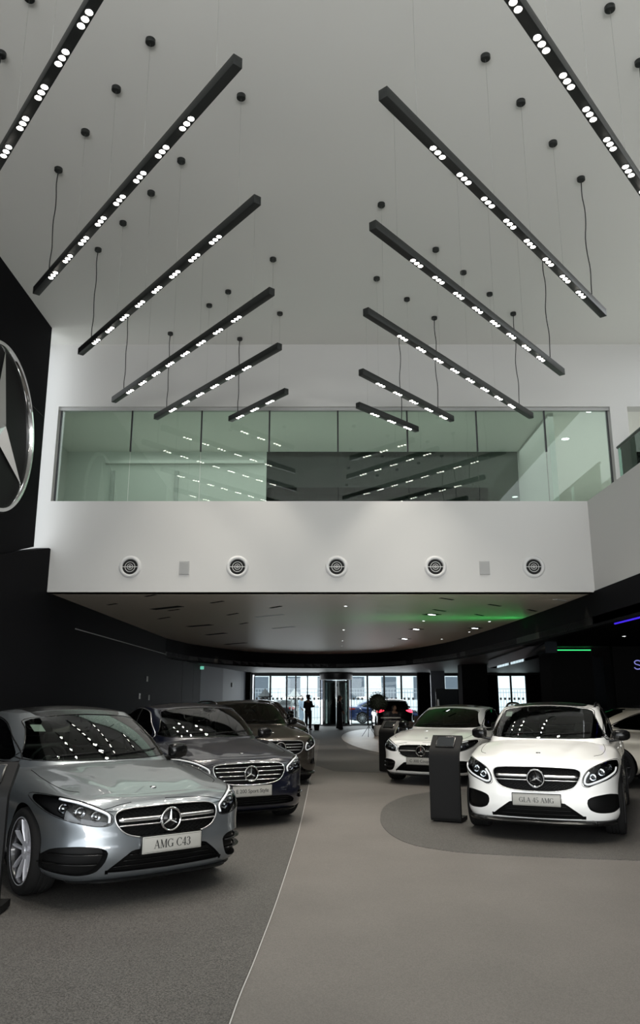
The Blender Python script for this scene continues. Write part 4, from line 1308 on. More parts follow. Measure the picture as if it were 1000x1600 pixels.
# ------------------------------------------------------------------ round jet diffusers and wall grilles
VL = ['leftmost', 'second from left', 'middle', 'fourth from left', 'rightmost']
vp = None
for i, x in enumerate((-3.75, -1.63, .33, 2.28, 4.22)):
    r = empty('air_diffuser', (x, YB - .0, 4.06), 0, 'round air diffuser with rings, %s of five on white band' % VL[i], 'vent', 'round air diffusers on the white band')
    b = bmesh.new(); lathe(b, [(.150, -.002), (.155, -.03), (.18, -.045), (.205, -.03), (.225, 0)], 48, 'y'); link('outer_ring', b, M['vent'], r)
    b = bmesh.new(); lathe(b, [(.0005, -.003), (.155, -.003)], 32, 'y'); link('throat', b, M['sealg'], r)
    for R_ in (.022, .055, .098):
        b = bmesh.new(); torus(b, (0, -.018, 0), R_, .006, 'y', 36, 8); link('inner_ring', b, M['vent'], r)
    b = bmesh.new(); box(b, -.155, .155, -.022, -.012, -.006, .006); link('crossbar', b, M['vent'], r, False)
for x, nm in ((-2.68, 'left'), (3.25, 'right')):
    r = empty('wall_grille', (x, YB, 4.04), 0, 'small grey rectangular grille on the %s half of the white band' % nm, 'grille', 'rectangular grilles on the white band')
    b = bmesh.new(); box(b, -.10, .10, -.02, 0, -.135, .135, .004); link('frame', b, M['grey'], r, False)
    b = bmesh.new()
    for k in range(12): box(b, -.085, .085, -.026, -.018, -.12 + k * .02, -.11 + k * .02)
    link('louvres', b, M['grey'], r, False)
# ------------------------------------------------------------------ slots and downlights in the lower ceiling
slots = [((-4.73, 17.12), (-4.47, 16.88), 0), ((-3.57, 15.67), (-3.3, 15.37), 0), ((-3.91, 18.01), (-3.14, 17.37), 1), ((-3.6, 18.29), (-3.3, 18.01), 0), ((-4.25, 20.27), (-3.86, 19.78), 0),
 ((-2.38, 16.76), (-2.07, 16.42), 0), ((-2.32, 19.3), (-2.01, 18.85), 0), ((-3.84, 22.51), (-3.08, 21.91), 1), ((-3.73, 25.56), (-3.03, 24.79), 1), ((-1.14, 17.75), (-.88, 17.37), 0), ((-2.25, 21.71), (-2.0, 21.3), 0),
 ((-1.64, 19.78), (-.91, 19.15), 2), ((-1.42, 23.15), (-.75, 22.51), 2), ((-3.68, 30.2), (-2.8, 29.3), 1), ((2.49, 15.9), (2.81, 16.2), 0), ((3.74, 17.02), (4.08, 17.37), 0), ((4.93, 16.1), (5.25, 16.42), 2), ((4.88, 18.05), (5.18, 18.42), 0), ((2.66, 18.05), (3.0, 18.42), 0), ((3.85, 19.1), (4.12, 19.46), 0)]  # first pale entry is a light reflection on the ceiling, modelled as a slot
for i, ((x0, y0), (x1, y1), k) in enumerate(slots):
    mx, my = (x0 + x1) / 2, (y0 + y1) / 2; L = math.hypot(x1 - x0, y1 - y0); a = math.atan2(y1 - y0, x1 - x0)
    r = empty('slot_diffuser', (mx, my, ZLOW), a)
    tag(r, ('wide dark slot in the lower ceiling' if k == 1 else 'pale slot or painted light streak in the lower ceiling' if k == 2 else 'thin dark slot in the lower ceiling') + ' under the white band', 'slot', ('wide dark ceiling slots' if k == 1 else 'pale ceiling slots and painted light streaks' if k == 2 else 'thin dark ceiling slots'))
    w = (.035, .10, .05)[k]
    b = bmesh.new(); box(b, -L / 2, L / 2, -w, w, -.006, .002); link('slot_frame', b, M['sealg'] if k < 2 else M['vent'], r, False)
    b = bmesh.new(); box(b, -L / 2 + .02, L / 2 - .02, -w * .3, w * .3, -.010, -.004); link('slot_blade', b, M['black'] if k < 2 else M['wallw'], r, False)
def downlight(x, y, z, label, group, r=.05, m='down', up=False, nm='downlight'):
    e = empty(nm, (x, y, z), 0, label, 'light', group)
    b = bmesh.new(); lathe(b, [(r, 0), (r, -.006), (r * 1.25, -.008), (r * 1.35, 0)], 24); link('rim', b, M['vent'], e)
    b = bmesh.new(); lathe(b, [(.0005, -.004), (r, -.004)], 24); link('lamp_face', b, M[m], e)
    return e
for x, y in [(.58, 17.37), (.72, 23.6), (.81, 28.2), (.87, 31.03), (2.79, 20.79), (4.6, 20.97), (4.3, 27.4), (4.7, 24.39), (2.9, 31.0)]:
    downlight(x, y, ZLOW, 'tiny lit downlight in the lower ceiling', 'downlights in the lower ceiling', .035)
for x, y in [(2.78, 19.15), (2.9, 23.37), (2.97, 27.26), (4.6, 23.0)]:
    r = empty('square_light', (x, y, ZLOW), .75, 'square recessed fitting in the lower ceiling right of centre', 'light', 'square fittings in the lower ceiling')
    b = bmesh.new(); box(b, -.17, .17, -.17, .17, -.008, .002); link('housing', b, M['sealg'], r, False)
    b = bmesh.new(); box(b, -.10, .10, -.04, .04, -.012, -.006); link('lamp_face', b, M['down'], r, False)
for x, y in [(5.87, 15.74), (5.92, 17.6), (6.02, 19.67), (6.05, 21.46), (6.06, 23.1)]:
    downlight(x, y, 7.62, 'bright round downlight behind the green glass at the right', 'downlights behind the first floor glass', .085)
for x, y in [(-3.9, 41), (-3.3, 42.5), (-1.2, 40), (1.9, 42), (3.9, 40), (6.9, 17.6), (8.6, 17.9)]:
    downlight(x, y, ZD - .045 if x > 6 else ZD, 'tiny lit downlight in the dark soffit', 'downlights in the dark soffit', .04)
downlight(7.0, 13.0, ZC - .0, 'bright round downlight over the upper right gallery', None, .10)
# ------------------------------------------------------------------ LED strips, letter, exit sign, switches
b = bmesh.new(); box(b, 6.64, 7.78, 22.375, 22.4, ZD - .085, ZD - .06); tag(link('light_strip', b, M['ledg'], None, False), 'thin green light strip above the black pillar on the right', 'light')
b = bmesh.new(); box(b, 5.48, 5.505, 10, 14.4, ZD - .075, ZD - .05); tag(link('light_strip', b, M['ledb'], None, False), 'thin blue light strip along the black bulkhead at the far right', 'light')
b = bmesh.new()
P = [(.10, .06), (.05, .10), (-.03, .105), (-.085, .065), (-.06, .015), (0, -.005), (.07, -.03), (.09, -.075), (.04, -.115), (-.04, -.12), (-.10, -.08)]
tube(b, [(8.60 + p.x, 21.17, 2.42 + p.y) for p in cr(P, 5)], .015, 8)
tag(link('wall_letter', b, M['neon']), 'violet glowing letter S on the dark wall at the right edge', 'sign')
ex = empty('exit_sign', (-5.18, 34.4, 2.82), 0, 'small green exit sign high beside the left wall', 'sign')
b = bmesh.new(); box(b, -.08, .08, -.02, .02, -.07, .07); link('sign_face', b, M['signgreen'], ex, False)
b = bmesh.new(); box(b, -.005, .005, -.005, .005, .07, .13); link('bracket', b, M['bar'], ex, False)
for (y, z), m_, lb in (((23.32, 1.59), 'vent', 'white switch plate on the black left wall'), ((24.24, 2.11), 'grey', 'small grey sensor box high on the black left wall'), ((24.6, 1.55), 'grey', 'small grey switch right of the white plate on the left wall')):
    b = bmesh.new(); box(b, XL, XL + .02, y, y + .14, z - .08, z + .08, .004); s = link('wall_switch', b, M[m_], None, False)
    tag(s, lb, 'switch')
    b = bmesh.new(); box(b, XL + .02, XL + .03, y + .04, y + .09, z - .03, z + .03, .002); link('rocker', b, M['grey'], s, False)
b = bmesh.new(); box(b, -4.62, -4.52, 40.6, 40.75, 2.08, 2.3); tag(link('wall_box', b, M['bar'], None, False), 'black box fixed to the grey panel wall near the far windows', 'box')
# ------------------------------------------------------------------ round star emblem on the black wall
eb = empty('wall_emblem', (-5.43, 12.1, 5.94), 0, 'huge round chrome star emblem on the black wall at left', 'emblem')
b = bmesh.new(); R_ = 1.36
lathe(b, [(1.34, 0), (1.34, .10), (1.36, .14), (1.42, .14), (1.45, .10), (1.45, 0)], 96, 'x'); link('chrome_ring', b, M['chrome'], eb, angle=35)
b = bmesh.new(); lathe(b, [(.0005, .03), (1.34, .03)], 64, 'x'); link('backing_disc', b, M['matte'], eb)
b = bmesh.new(); star_mesh(b, (.04, 0, 0), 1.36, .16, 'yz', 1); link('emblem_star', b, M['chrome'], eb, False)
# ------------------------------------------------------------------ suspended linear lamps
LP = {}
def lamp_bar(p0, p1, z, groups, start, canx, label, grp, side):
    p0, p1 = V((*p0, z)), V((*p1, z)); d = (p1 - p0); L = d.length; d.normalize()
    a = math.atan2(d.y, d.x)
    r = empty('pendant_lamp', p0, a, label, 'lamp', grp)
    w, h = .048, .055
    if 'h%.3f' % L not in LP:
        b = bmesh.new(); box(b, 0, L, -w, w, -h, h, .003)
        LP['h%.3f' % L] = link('lamp_housing', b, M['bar'], r, angle=30)
    else:
        o = LP['h%.3f' % L].copy(); C.objects.link(o); o.parent = r
    if 'lens' not in LP:
        b = bmesh.new(); lathe(b, [(.0005, -.008), (.022, -.006), (.030, 0)], 20); LP['lens'] = b.copy(); 
        me = bpy.data.meshes.new('spot_lens'); bmesh.ops.reverse_faces(b, faces=b.faces); b.to_mesh(me); me.materials.append(M['spot']); LP['lensme'] = me; b.free()
        b = bmesh.new(); torus(b, (0, 0, 0), .036, .004, 'z', 20, 6); me = bpy.data.meshes.new('spot_trim'); b.to_mesh(me); me.materials.append(M['bar']); LP['trimme'] = me; b.free()
    for g in range(groups):
        s = start + g * .515
        for k in (-1, 0, 1):
            o = bpy.data.objects.new('spot_lens', LP['lensme']); C.objects.link(o); o.parent = r; o.location = (s + k * .085, 0, -h)
            t = bpy.data.objects.new('spot_trim', LP['trimme']); C.objects.link(t); t.parent = o; t.location = (0, 0, 0)
        l = bpy.data.lights.new('spot_group', 'SPOT'); l.energy = SPOT_W; l.spot_size = math.radians(75); l.spot_blend = .6; l.shadow_soft_size = .05; l.color = (1, .94, .85)
        lo = bpy.data.objects.new('spot_light', l); C.objects.link(lo)
        lo.location = r.matrix_basis @ V((s, 0, -h - .03)) if False else (p0.x + d.x * s, p0.y + d.y * s, z - h - .04)
    # ceiling roses, steel wires and the black power cord
    for i, X in enumerate(canx):
        s = (X - p0.x) / d.x
        if not (0 < s < L): continue
        b = bmesh.new(); lathe(b, [(.0005, -.05), (.048, -.05), (.056, -.042), (.056, 0)], 20)
        c = link('ceiling_rose', b, M['bar'], r, angle=40); c.location = (s, 0, ZC - z)
        last = i == len(canx) - 1
        b = bmesh.new()
        if last:
            pts = [(s + .015 * math.sin(k * 1.3) * (1 if 0 < k < 8 else 0), .012 * math.cos(k * 1.7) * (1 if 0 < k < 8 else 0), h + (ZC - z - .05 - h) * k / 8) for k in range(9)]
            tube(b, [tuple(p) for p in cr(pts, 3)], .0075, 6); link('power_cord', b, M['cord'], r)
        else:
            tube(b, [(s, 0, h), (s, 0, ZC - z - .05)], .0013, 5); link('suspension_wire', b, M['wire'], r)
    return r
SPOT_W = 70
zl, zr_ = 7.12, 6.85
kL, kR = (zl - 1.55) / 5.43, (zr_ - 1.55) / 5.43
LC = (-.98, -1.93, -2.5, -3.1, -3.7); RC = (.93, 1.93, 2.52, 3.14, 3.76)
lt = [((-.72, 5.62), (-3.90, 9.55), 8, .92), ((-.70, 7.55), (-3.87, 11.46), 8, .92), ((-.66, 9.55), (-3.87, 13.52), 8, .92), ((-.64, 11.25), (-3.27, 14.43), 6, .95), ((-.61, 13.09), (-1.80, 14.54), 3, .53)]
rt = [((.58, 5.99), (4.12, 10.18), 8, .93), ((.62, 8.03), (4.16, 12.26), 8, .93), ((.66, 10.12), (4.19, 14.36), 8, .93), ((.70, 12.24), (2.65, 14.54), 5, .56), ((.72, 13.78), (2.02, 15.15), 3, .50)]
names = ['nearest full length', 'second full length', 'third full length', 'fourth and shorter', 'farthest and shortest']
for i, (a, b_, g, s) in enumerate(lt):
    canx = LC if i < 3 else ((-.8, -1.69, -2.11, -3.07) if i == 3 else (-.78, -1.67))
    lamp_bar((a[0] * kL, a[1] * kL), (b_[0] * kL, b_[1] * kL), zl, g, s, canx, 'black linear pendant lamp on the left, %s of the left row' % names[i], 'linear pendant lamps of the left row', -1)
for i, (a, b_, g, s) in enumerate(rt):
    canx = RC if i < 3 else ((.9, 1.01, 1.63, 2.25)[1:] if i == 3 else (.9, 1.62))
    lamp_bar((a[0] * kR, a[1] * kR), (b_[0] * kR, b_[1] * kR), zr_, g, s, canx, 'black linear pendant lamp on the right, %s of the right row' % names[i], 'linear pendant lamps of the right row', 1)
lamp_bar((-.72 * kL, 5.78 - 2.02), (-3.9 * kL, 9.81 - 2.02), zl, 8, .92, LC, 'black linear pendant lamp cut off by the top left corner of the photo', 'linear pendant lamps of the left row', -1)
lamp_bar((.58 * kR, 5.86 - 2.1), (4.12 * kR, 9.95 - 2.1), zr_, 8, .93, RC, 'black linear pendant lamp cut off by the top right corner of the photo', 'linear pendant lamps of the right row', 1)

# ================================================================== cars
def place(S, fx, fy, h, label, group=None, name='car'):
    return make_car(S, name, (fx, fy, 0.004), math.radians(h), label, group)
place(SEDAN, -1.19, 6.59, 38.5, 'silver grey saloon with AMG C43 plate, nearest car at left')
place(EC, -.84, 10.0, 28, 'dark navy saloon with chrome louvred grille beside the silver saloon')
place(SUV, -.70, 14.5, 25, 'bronze brown crossover with roof rails behind the navy saloon')
place(dict(SUV, text=None, rails=None, rimmat='rim'), -.85, 18.9, 27, 'second bronze car, mostly hidden behind the bronze crossover')
place(HATCH, -1.0, 23.3, 27, 'black car with bright roof trim, last in the left row')
place(GLA, 2.42, 9.1, -22, 'white crossover with GLA 45 AMG plate and black mirrors')
place(COUPE, 1.82, 14.6, -27, 'white coupe with black roof behind the grey kiosk')
place(dict(COUPE, paint='cream', rimmat='rimdark', text=None), 8.93, 15.1, 90, 'cream coupe seen side on at the right edge')
place(dict(HATCH, lit=True, rear_plate=True, paint='dark', tail=[(.46, .96), (.86, 1.02), (.88, .86), (.70, .86)]), 3.55, 41.8, 180, 'black car with red lit tail lights by the far windows')
place(dict(SEDAN, paint='bluep', text=None), 6.3, 49.6, 90, 'blue saloon parked outside beyond the far windows')
place(dict(GLA, paint='dark', text=None, arch_trim=False), -1.9, 55.0, 172, 'black car parked outside beyond the far left windows')
# ================================================================== kiosks
def kiosk(x, y, rz, label, m, me, group='freestanding display kiosks'):
    r = empty('display_kiosk', (x, y, 0.004), rz, label, 'kiosk', group)
    # ribbon profile in (depth, height), front at depth 0
    path = [(.30, .012), (.05, .012), (.012, .035), (0, .08), (0, .35), (0, .60), (.0, .79), (.010, .84), (.04, .89), (.09, .94), (.15, 1.0), (.21, 1.06)]
    P = [(p.x, p.y) for p in cr(path, 5)]
    t = .05; inner = []
    for i, (a, c) in enumerate(P):
        q0 = P[max(0, i - 1)]; q1 = P[min(len(P) - 1, i + 1)]
        dx, dy = q1[0] - q0[0], q1[1] - q0[1]; l = math.hypot(dx, dy); inner.append((a + dy / l * t, c - dx / l * t))
    b = bmesh.new(); w = .20
    rows = []
    for (a, c), (e, f) in zip(P, inner):
        f = max(f, .001)
        rows.append([b.verts.new((-w, a, c)), b.verts.new((w, a, c)), b.verts.new((w, e, f)), b.verts.new((-w, e, f))])
    for A, B in zip(rows, rows[1:]):
        for k in range(4): b.faces.new((A[k], A[(k + 1) % 4], B[(k + 1) % 4], B[k]))
    b.faces.new(rows[0]); b.faces.new(rows[-1][::-1]); bmesh.ops.recalc_face_normals(b, faces=b.faces)
    link('kiosk_body', b, m, r, angle=35)
    if me is not m:
        for s in (-1, 1):
            b = bmesh.new(); vs = []
            for (a, c), (e, f) in zip(P[20:], inner[20:]):
                vs.append((b.verts.new((s * (w + .003), a, c)), b.verts.new((s * (w + .003), e, f))))
            for A, B in zip(vs, vs[1:]): b.faces.new((A[0], A[1], B[1], B[0]))
            link('edge_band', b, me, r)
    an = math.atan2(.07, .18)
    Mx = Matrix.Translation((0, .125, .978)) @ Matrix.Rotation(math.radians(44), 4, 'X')
    b = bmesh.new(); box(b, -.125, .125, -.09, .09, -.004, .010, .003, Mx); s = link('tablet', b, M['gloss'], r, angle=30)
    b = bmesh.new(); box(b, -.112, .112, -.078, .078, .010, .0115, 0, Mx); link('tablet_screen', b, M['screen'], s, False)
    return r
kiosk(1.60, 10.42, math.radians(-26), 'grey metal kiosk with tablet between the two white cars', M['kiosk'], M['kiosk'])
kiosk(1.42, 17.1, math.radians(-40), 'black kiosk with pale edge at the front of the white coupe', M['kioskd'], M['kedge'])
kiosk(-2.53, 6.05, math.radians(4), 'grey kiosk cut by the left edge beside the silver saloon', M['kiosk'], M['kiosk'])

# ================================================================== people
def skin_body(name, verts, edges, radii, m, parent=None, sub=2, root=0):
    me = bpy.data.meshes.new(name); me.from_pydata([V(v) for v in verts], edges, []); me.update()
    o = bpy.data.objects.new(name, me); C.objects.link(o)
    md = o.modifiers.new('s', 'SKIN'); md.use_smooth_shade = True
    for i, r in enumerate(radii):
        sv = me.skin_vertices[0].data[i]; sv.radius = r if isinstance(r, tuple) else (r, r); sv.use_root = (i == root)
    sd = o.modifiers.new('d', 'SUBSURF'); sd.levels = sd.render_levels = sub
    dg = bpy.context.evaluated_depsgraph_get()
    m2 = bpy.data.meshes.new_from_object(o.evaluated_get(dg)); 
    bpy.data.objects.remove(o); bpy.data.meshes.remove(me)
    m2.materials.clear(); m2.materials.append(m); m2.name = name
    for p in m2.polygons: p.use_smooth = True
    o = bpy.data.objects.new(name, m2); C.objects.link(o); o.parent = parent
    return o
def person(x, y, rz, h, label, top, bottom, pose='stand', robe=False, hat=False, hair='short', arms=None):
    r = empty('person', (x, y, 0.004), rz, label, 'person'); k = h / 1.72
    sit = pose == 'sit'
    hip = .50 if sit else .92
    dz = hip - .92
    knees = [(-.11, -.40 if sit else -.02, .50 if sit else .49), (.11, -.40 if sit else -.01, .50 if sit else .49)]
    feet = [(-.12, -.42 if sit else .02, .06), (.13, -.42 if sit else .05, .06)]
    aL, aR = arms or (((-.24, -.02, 1.14), (-.22, -.16, .92)), ((.24, -.02, 1.14), (.22, -.16, .92)))
    vs = [(0, 0, hip), (0, .005, 1.10 + dz), (0, .01, 1.28 + dz), (0, .015, 1.40 + dz), (0, .0, 1.50 + dz), (0, -.012, 1.585 + dz), (0, -.012, 1.66 + dz),
          (-.09, 0, hip - .03), knees[0], (knees[0][0], knees[0][1] + .02, .28), feet[0], (feet[0][0], feet[0][1] - .15, .035),
          (.09, 0, hip - .03), knees[1], (knees[1][0], knees[1][1] + .02, .28), feet[1], (feet[1][0], feet[1][1] - .15, .035),
          (-.17, .01, 1.38 + dz), (aL[0][0], aL[0][1], aL[0][2] + dz), (aL[1][0], aL[1][1], aL[1][2] + dz),
          (.17, .01, 1.38 + dz), (aR[0][0], aR[0][1], aR[0][2] + dz), (aR[1][0], aR[1][1], aR[1][2] + dz)]
    es = [(0, 1), (1, 2), (2, 3), (3, 4), (4, 5), (5, 6), (0, 7), (7, 8), (8, 9), (9, 10), (10, 11), (0, 12), (12, 13), (13, 14), (14, 15), (15, 16), (3, 17), (17, 18), (18, 19), (3, 20), (20, 21), (21, 22)]
    rad = [(.15, .11), (.13, .10), (.155, .11), (.12, .085), .05, (.075, .095), (.06, .075), .085, .062, .055, .042, .035, .085, .062, .055, .042, .035, .058, .045, .03, .058, .045, .03]
    # hands with five fingers
    for wi, s in ((19, -1), (22, 1)):
        wx, wy, wz = vs[wi]; e = V(vs[wi]) - V(vs[wi - 1]); e.normalize()
        side = V((0, 1, 0)) if abs(e.y) < .8 else V((0, 0, 1))
        pi = len(vs); palm = V(vs[wi]) + e * .07; vs.append(tuple(palm)); rad.append((.030, .016)); es.append((wi, pi))
        for f, (o_, ln) in enumerate(((-.030, .07), (-.010, .08), (.010, .078), (.030, .06))):
            a = palm + side * o_ + e * .02; bb = a + e * ln + V((-s * .018, 0, 0))
            ia = len(vs); vs.append(tuple(a)); rad.append(.010); vs.append(tuple(bb)); rad.append(.008); es += [(pi, ia), (ia, ia + 1)]
        a = V(vs[wi]) + e * .03 - side * .035; bb = a + e * .04 - side * .02
        ia = len(vs); vs.append(tuple(a)); rad.append(.012); vs.append(tuple(bb)); rad.append(.009); es += [(wi, ia), (ia, ia + 1)]
    vs = [tuple(c * k for c in v) for v in vs]
    skin_body('body', vs, es, rad, M['skin'], r)
    # head
    hz = (1.60 + dz) * k
    b = bmesh.new()
    bmesh.ops.create_uvsphere(b, u_segments=24, v_segments=16, radius=.1, matrix=Matrix.Translation((0, -.02, hz)) @ Matrix.Diagonal((.78, .98, 1.18, 1)))
    bmesh.ops.create_cone(b, cap_ends=True, segments=8, radius1=.018, radius2=.006, depth=.035, matrix=Matrix.Translation((0, -.118, hz - .01)) @ Matrix.Rotation(PI * .6, 4, 'X'))
    for s in (-1, 1): bmesh.ops.create_uvsphere(b, u_segments=8, v_segments=6, radius=.02, matrix=Matrix.Translation((s * .078, -.01, hz)) @ Matrix.Diagonal((.4, .8, 1.3, 1)))
    head = link('head', b, M['skin'], r)
    b = bmesh.new()
    for s in (-1, 1): bmesh.ops.create_uvsphere(b, u_segments=8, v_segments=6, radius=.010, matrix=Matrix.Translation((s * .03, -.108, hz + .01)))
    bmesh.ops.create_uvsphere(b, u_segments=10, v_segments=6, radius=.02, matrix=Matrix.Translation((0, -.108, hz - .05)) @ Matrix.Diagonal((1.1, .3, .25, 1)))
    link('eyes_and_mouth', b, M['hair'], head)
    b = bmesh.new()
    bmesh.ops.create_uvsphere(b, u_segments=20, v_segments=14, radius=.108, matrix=Matrix.Translation((0, .006, hz + .02)) @ Matrix.Diagonal((.82, .95, 1.1, 1)))
    if hair == 'long': bmesh.ops.create_uvsphere(b, u_segments=16, v_segments=10, radius=.11, matrix=Matrix.Translation((0, .05, hz - .10)) @ Matrix.Diagonal((.85, .55, 1.5, 1)))
    link('hair', b, M['hair'], r)
    if hat:
        b = bmesh.new(); lathe(b, [(.0005, .10), (.05, .10), (.092, .085), (.10, .03), (.115, .02), (.118, .012), (.10, .008)], 24, 'z', (0, 0, hz + .05))
        box(b, -.07, .07, -.2, -.08, hz + .055, hz + .065, .004); link('cap', b, top, r, angle=40)
    # clothing: fitted jacket / shirt and trousers or a long robe
    b = bmesh.new()
    sec = [(1.43, .07, .06), (1.40, .16, .085), (1.34, .205, .115), (1.2, .175, .125), (1.05, .155, .12), (.95, .175, .13), (.84, .185, .135)]
    if robe: sec += [(.6, .20, .15), (.3, .23, .17), (.06, .25, .19)]
    rings = []
    for z, a, c in sec:
        z = z + dz
        rings.append([b.verts.new((a * k * math.cos(2 * PI * q / 24), c * k * math.sin(2 * PI * q / 24) + .008, z * k)) for q in range(24)])
    for A, B in zip(rings, rings[1:]):
        for q in range(24): b.faces.new((A[q], B[q], B[(q + 1) % 24], A[(q + 1) % 24]))
    bmesh.ops.recalc_face_normals(b, faces=b.faces)
    link('robe' if robe else 'jacket', b, top, r)
    b = bmesh.new()
    for c0 in (17, 20):
        tube(b, [vs[3], vs[c0], vs[c0 + 1], tuple(V(vs[c0 + 1]).lerp(V(vs[c0 + 2]), .9))], [.06 * k, .078 * k, .062 * k, .048 * k], 14)
    link('sleeves', b, top, r)
    if not robe:
        b = bmesh.new()
        for c0 in (7, 12): tube(b, [V(vs[c0]) + V((0, 0, .06)), vs[c0], vs[c0 + 1], vs[c0 + 2], V(vs[c0 + 3]) + V((0, 0, .03))], [.11 * k, .10 * k, .08 * k, .075 * k, .07 * k], 14)
        link('trousers', b, bottom, r)
    b = bmesh.new()
    for c0 in (10, 15):
        bmesh.ops.create_uvsphere(b, u_segments=14, v_segments=8, radius=.05, matrix=Matrix.Translation((vs[c0][0], vs[c0][1] - .07, .04)) @ Matrix.Diagonal((.95, 2.6, .8, 1)))
    link('shoes', b, M['cloth2'], r)
    return r
person(-.58, 39.0, math.radians(150), 1.66, 'person in dark clothes and cap standing before the glass doors, seen as silhouette', M['cloth'], M['cloth'], hat=True, arms=(((-.25, .02, 1.15), (-.22, -.20, 1.18)), ((.25, -.05, 1.12), (.2, -.22, 1.1))))
person(.98, 39.6, math.radians(90), 1.64, 'person in a long dark robe standing by the revolving door', M['cloth2'], M['cloth2'], robe=True, hair='long')
person(3.15, 33.6, math.radians(20), 1.62, 'person with long dark hair in dark jacket seated at the small table', M['cloth'], M['cloth'], pose='sit', hair='long')
person(-1.15, 48.6, math.radians(60), 1.68, 'person in a pale blue shirt walking outside beyond the far doors', M['pale'], M['pale'])
def stool(x, y, rz, label):
    r = empty('swivel_chair', (x, y, 0.005), rz, label, 'chair', 'swivel chairs by the small table')
    b = bmesh.new(); cyl(b, (0, 0, .08), (0, 0, .42), .025, .025, 14); link('column', b, M['chrome'], r)
    for k in range(5):
        a = 2 * PI * k / 5; b = bmesh.new(); tube(b, [(0, 0, .09), (.28 * math.cos(a), .28 * math.sin(a), .03)], [.022, .014], 8); link('foot', b, M['bar'], r)
    b = bmesh.new(); lathe(b, [(.001, .42), (.20, .42), (.24, .45), (.24, .48), (.2, .51), (.001, .52)], 28); link('seat', b, M['cloth'], r)
    b = bmesh.new(); A = []
    for k in range(13):
        a = math.radians(20 + 140 * k / 12); A.append([b.verts.new((R_ * math.cos(a), R_ * math.sin(a), z)) for R_, z in ((.22, .5), (.25, .80), (.21, .80), (.19, .5))])
    for P, Q in zip(A, A[1:]):
        for q in range(4): b.faces.new((P[q], Q[q], Q[(q + 1) % 4], P[(q + 1) % 4]))
    bmesh.ops.recalc_face_normals(b, faces=b.faces); link('backrest', b, M['cloth'], r, angle=50)
stool(3.13, 33.66, math.radians(20), 'dark swivel chair under the seated person')
stool(2.55, 28.6, math.radians(200), 'empty dark swivel chair on the pale round floor')
t = empty('side_table', (2.85, 32.0, .005), 0, 'small round table with thin top on the pale round floor', 'table')
b = bmesh.new(); lathe(b, [(.001, .74), (.40, .74), (.41, .755), (.40, .77), (.001, .77)], 36); link('table_top', b, M['grey'], t, angle=40)
b = bmesh.new(); cyl(b, (0, 0, .03), (0, 0, .74), .03, .03, 14); link('column', b, M['chrome'], t)
b = bmesh.new(); lathe(b, [(.001, 0), (.24, 0), (.23, .02), (.03, .035)], 28); link('base', b, M['chrome'], t)
# round headed plant
pl = empty('potted_plant', (2.42, 33.2, .005), 0, 'dark round headed plant in a white pot before the far windows', 'plant')
b = bmesh.new(); random.seed(3)
bmesh.ops.create_icosphere(b, subdivisions=3, radius=.34, matrix=Matrix.Translation((0, 0, 1.36)))
for k in range(900):
    a = random.uniform(0, 2 * PI); u = random.uniform(-1, 1); s_ = math.sqrt(1 - u * u); d = V((s_ * math.cos(a), s_ * math.sin(a), u))
    p = V((0, 0, 1.36)) + d * random.uniform(.33, .42); U, W_ = frame(d); q = random.uniform(0, PI); tdir = (U * math.cos(q) + W_ * math.sin(q) + d * .7).normalized(); sd = tdir.cross(d).normalized() * .014
    b.faces.new([b.verts.new(v) for v in (p, p + tdir * .035 + sd, p + tdir * .08, p + tdir * .035 - sd)])
link('foliage', b, M['leaf'], pl, False)
b = bmesh.new(); tube(b, [(0, 0, .4), (.01, .0, .8), (0, 0, 1.2)], [.03, .025, .022], 8); link('stem', b, M['sofa'], pl)
b = bmesh.new(); lathe(b, [(.001, 0), (.15, 0), (.18, .05), (.19, .42), (.17, .42), (.16, .38), (.001, .38)], 28); link('pot', b, M['vent'], pl, angle=40)
tr = empty('tripod_stand', (1.98, 32.4, .005), 0, 'thin black tripod beside the white plant pot', 'tripod')
b = bmesh.new(); cyl(b, (0, 0, .25), (0, 0, .78), .012, .012, 8); link('pole', b, M['bar'], tr)
for k in range(3):
    a = 2 * PI * k / 3 + .4; b = bmesh.new(); tube(b, [(0, 0, .42), (.33 * math.cos(a), .33 * math.sin(a), .01)], .009, 6); link('leg', b, M['bar'], tr)
b = bmesh.new(); box(b, -.12, .12, -.02, .02, .76, .80, .004); link('head', b, M['bar'], tr)
# bucket
bk = empty('bucket', (-.16, 38.8, .004), 0, 'dark bucket on the floor beside the person with the cap', 'bucket')
b = bmesh.new(); lathe(b, [(.001, 0), (.11, 0), (.15, .26), (.16, .27), (.145, .27), (.105, .02), (.001, .02)], 28); link('pail', b, M['bar'], bk, angle=40)
b = bmesh.new(); tube(b, [(.15 * math.cos(math.radians(a)), 0, .26 + .12 * math.sin(math.radians(a))) for a in range(0, 181, 15)], .005, 6); link('handle', b, M['wire'], bk)
b = bmesh.new(); cyl(b, (-.28, 38.9, .9), (-.42, 38.7, 2.35), .013, .013, 8)
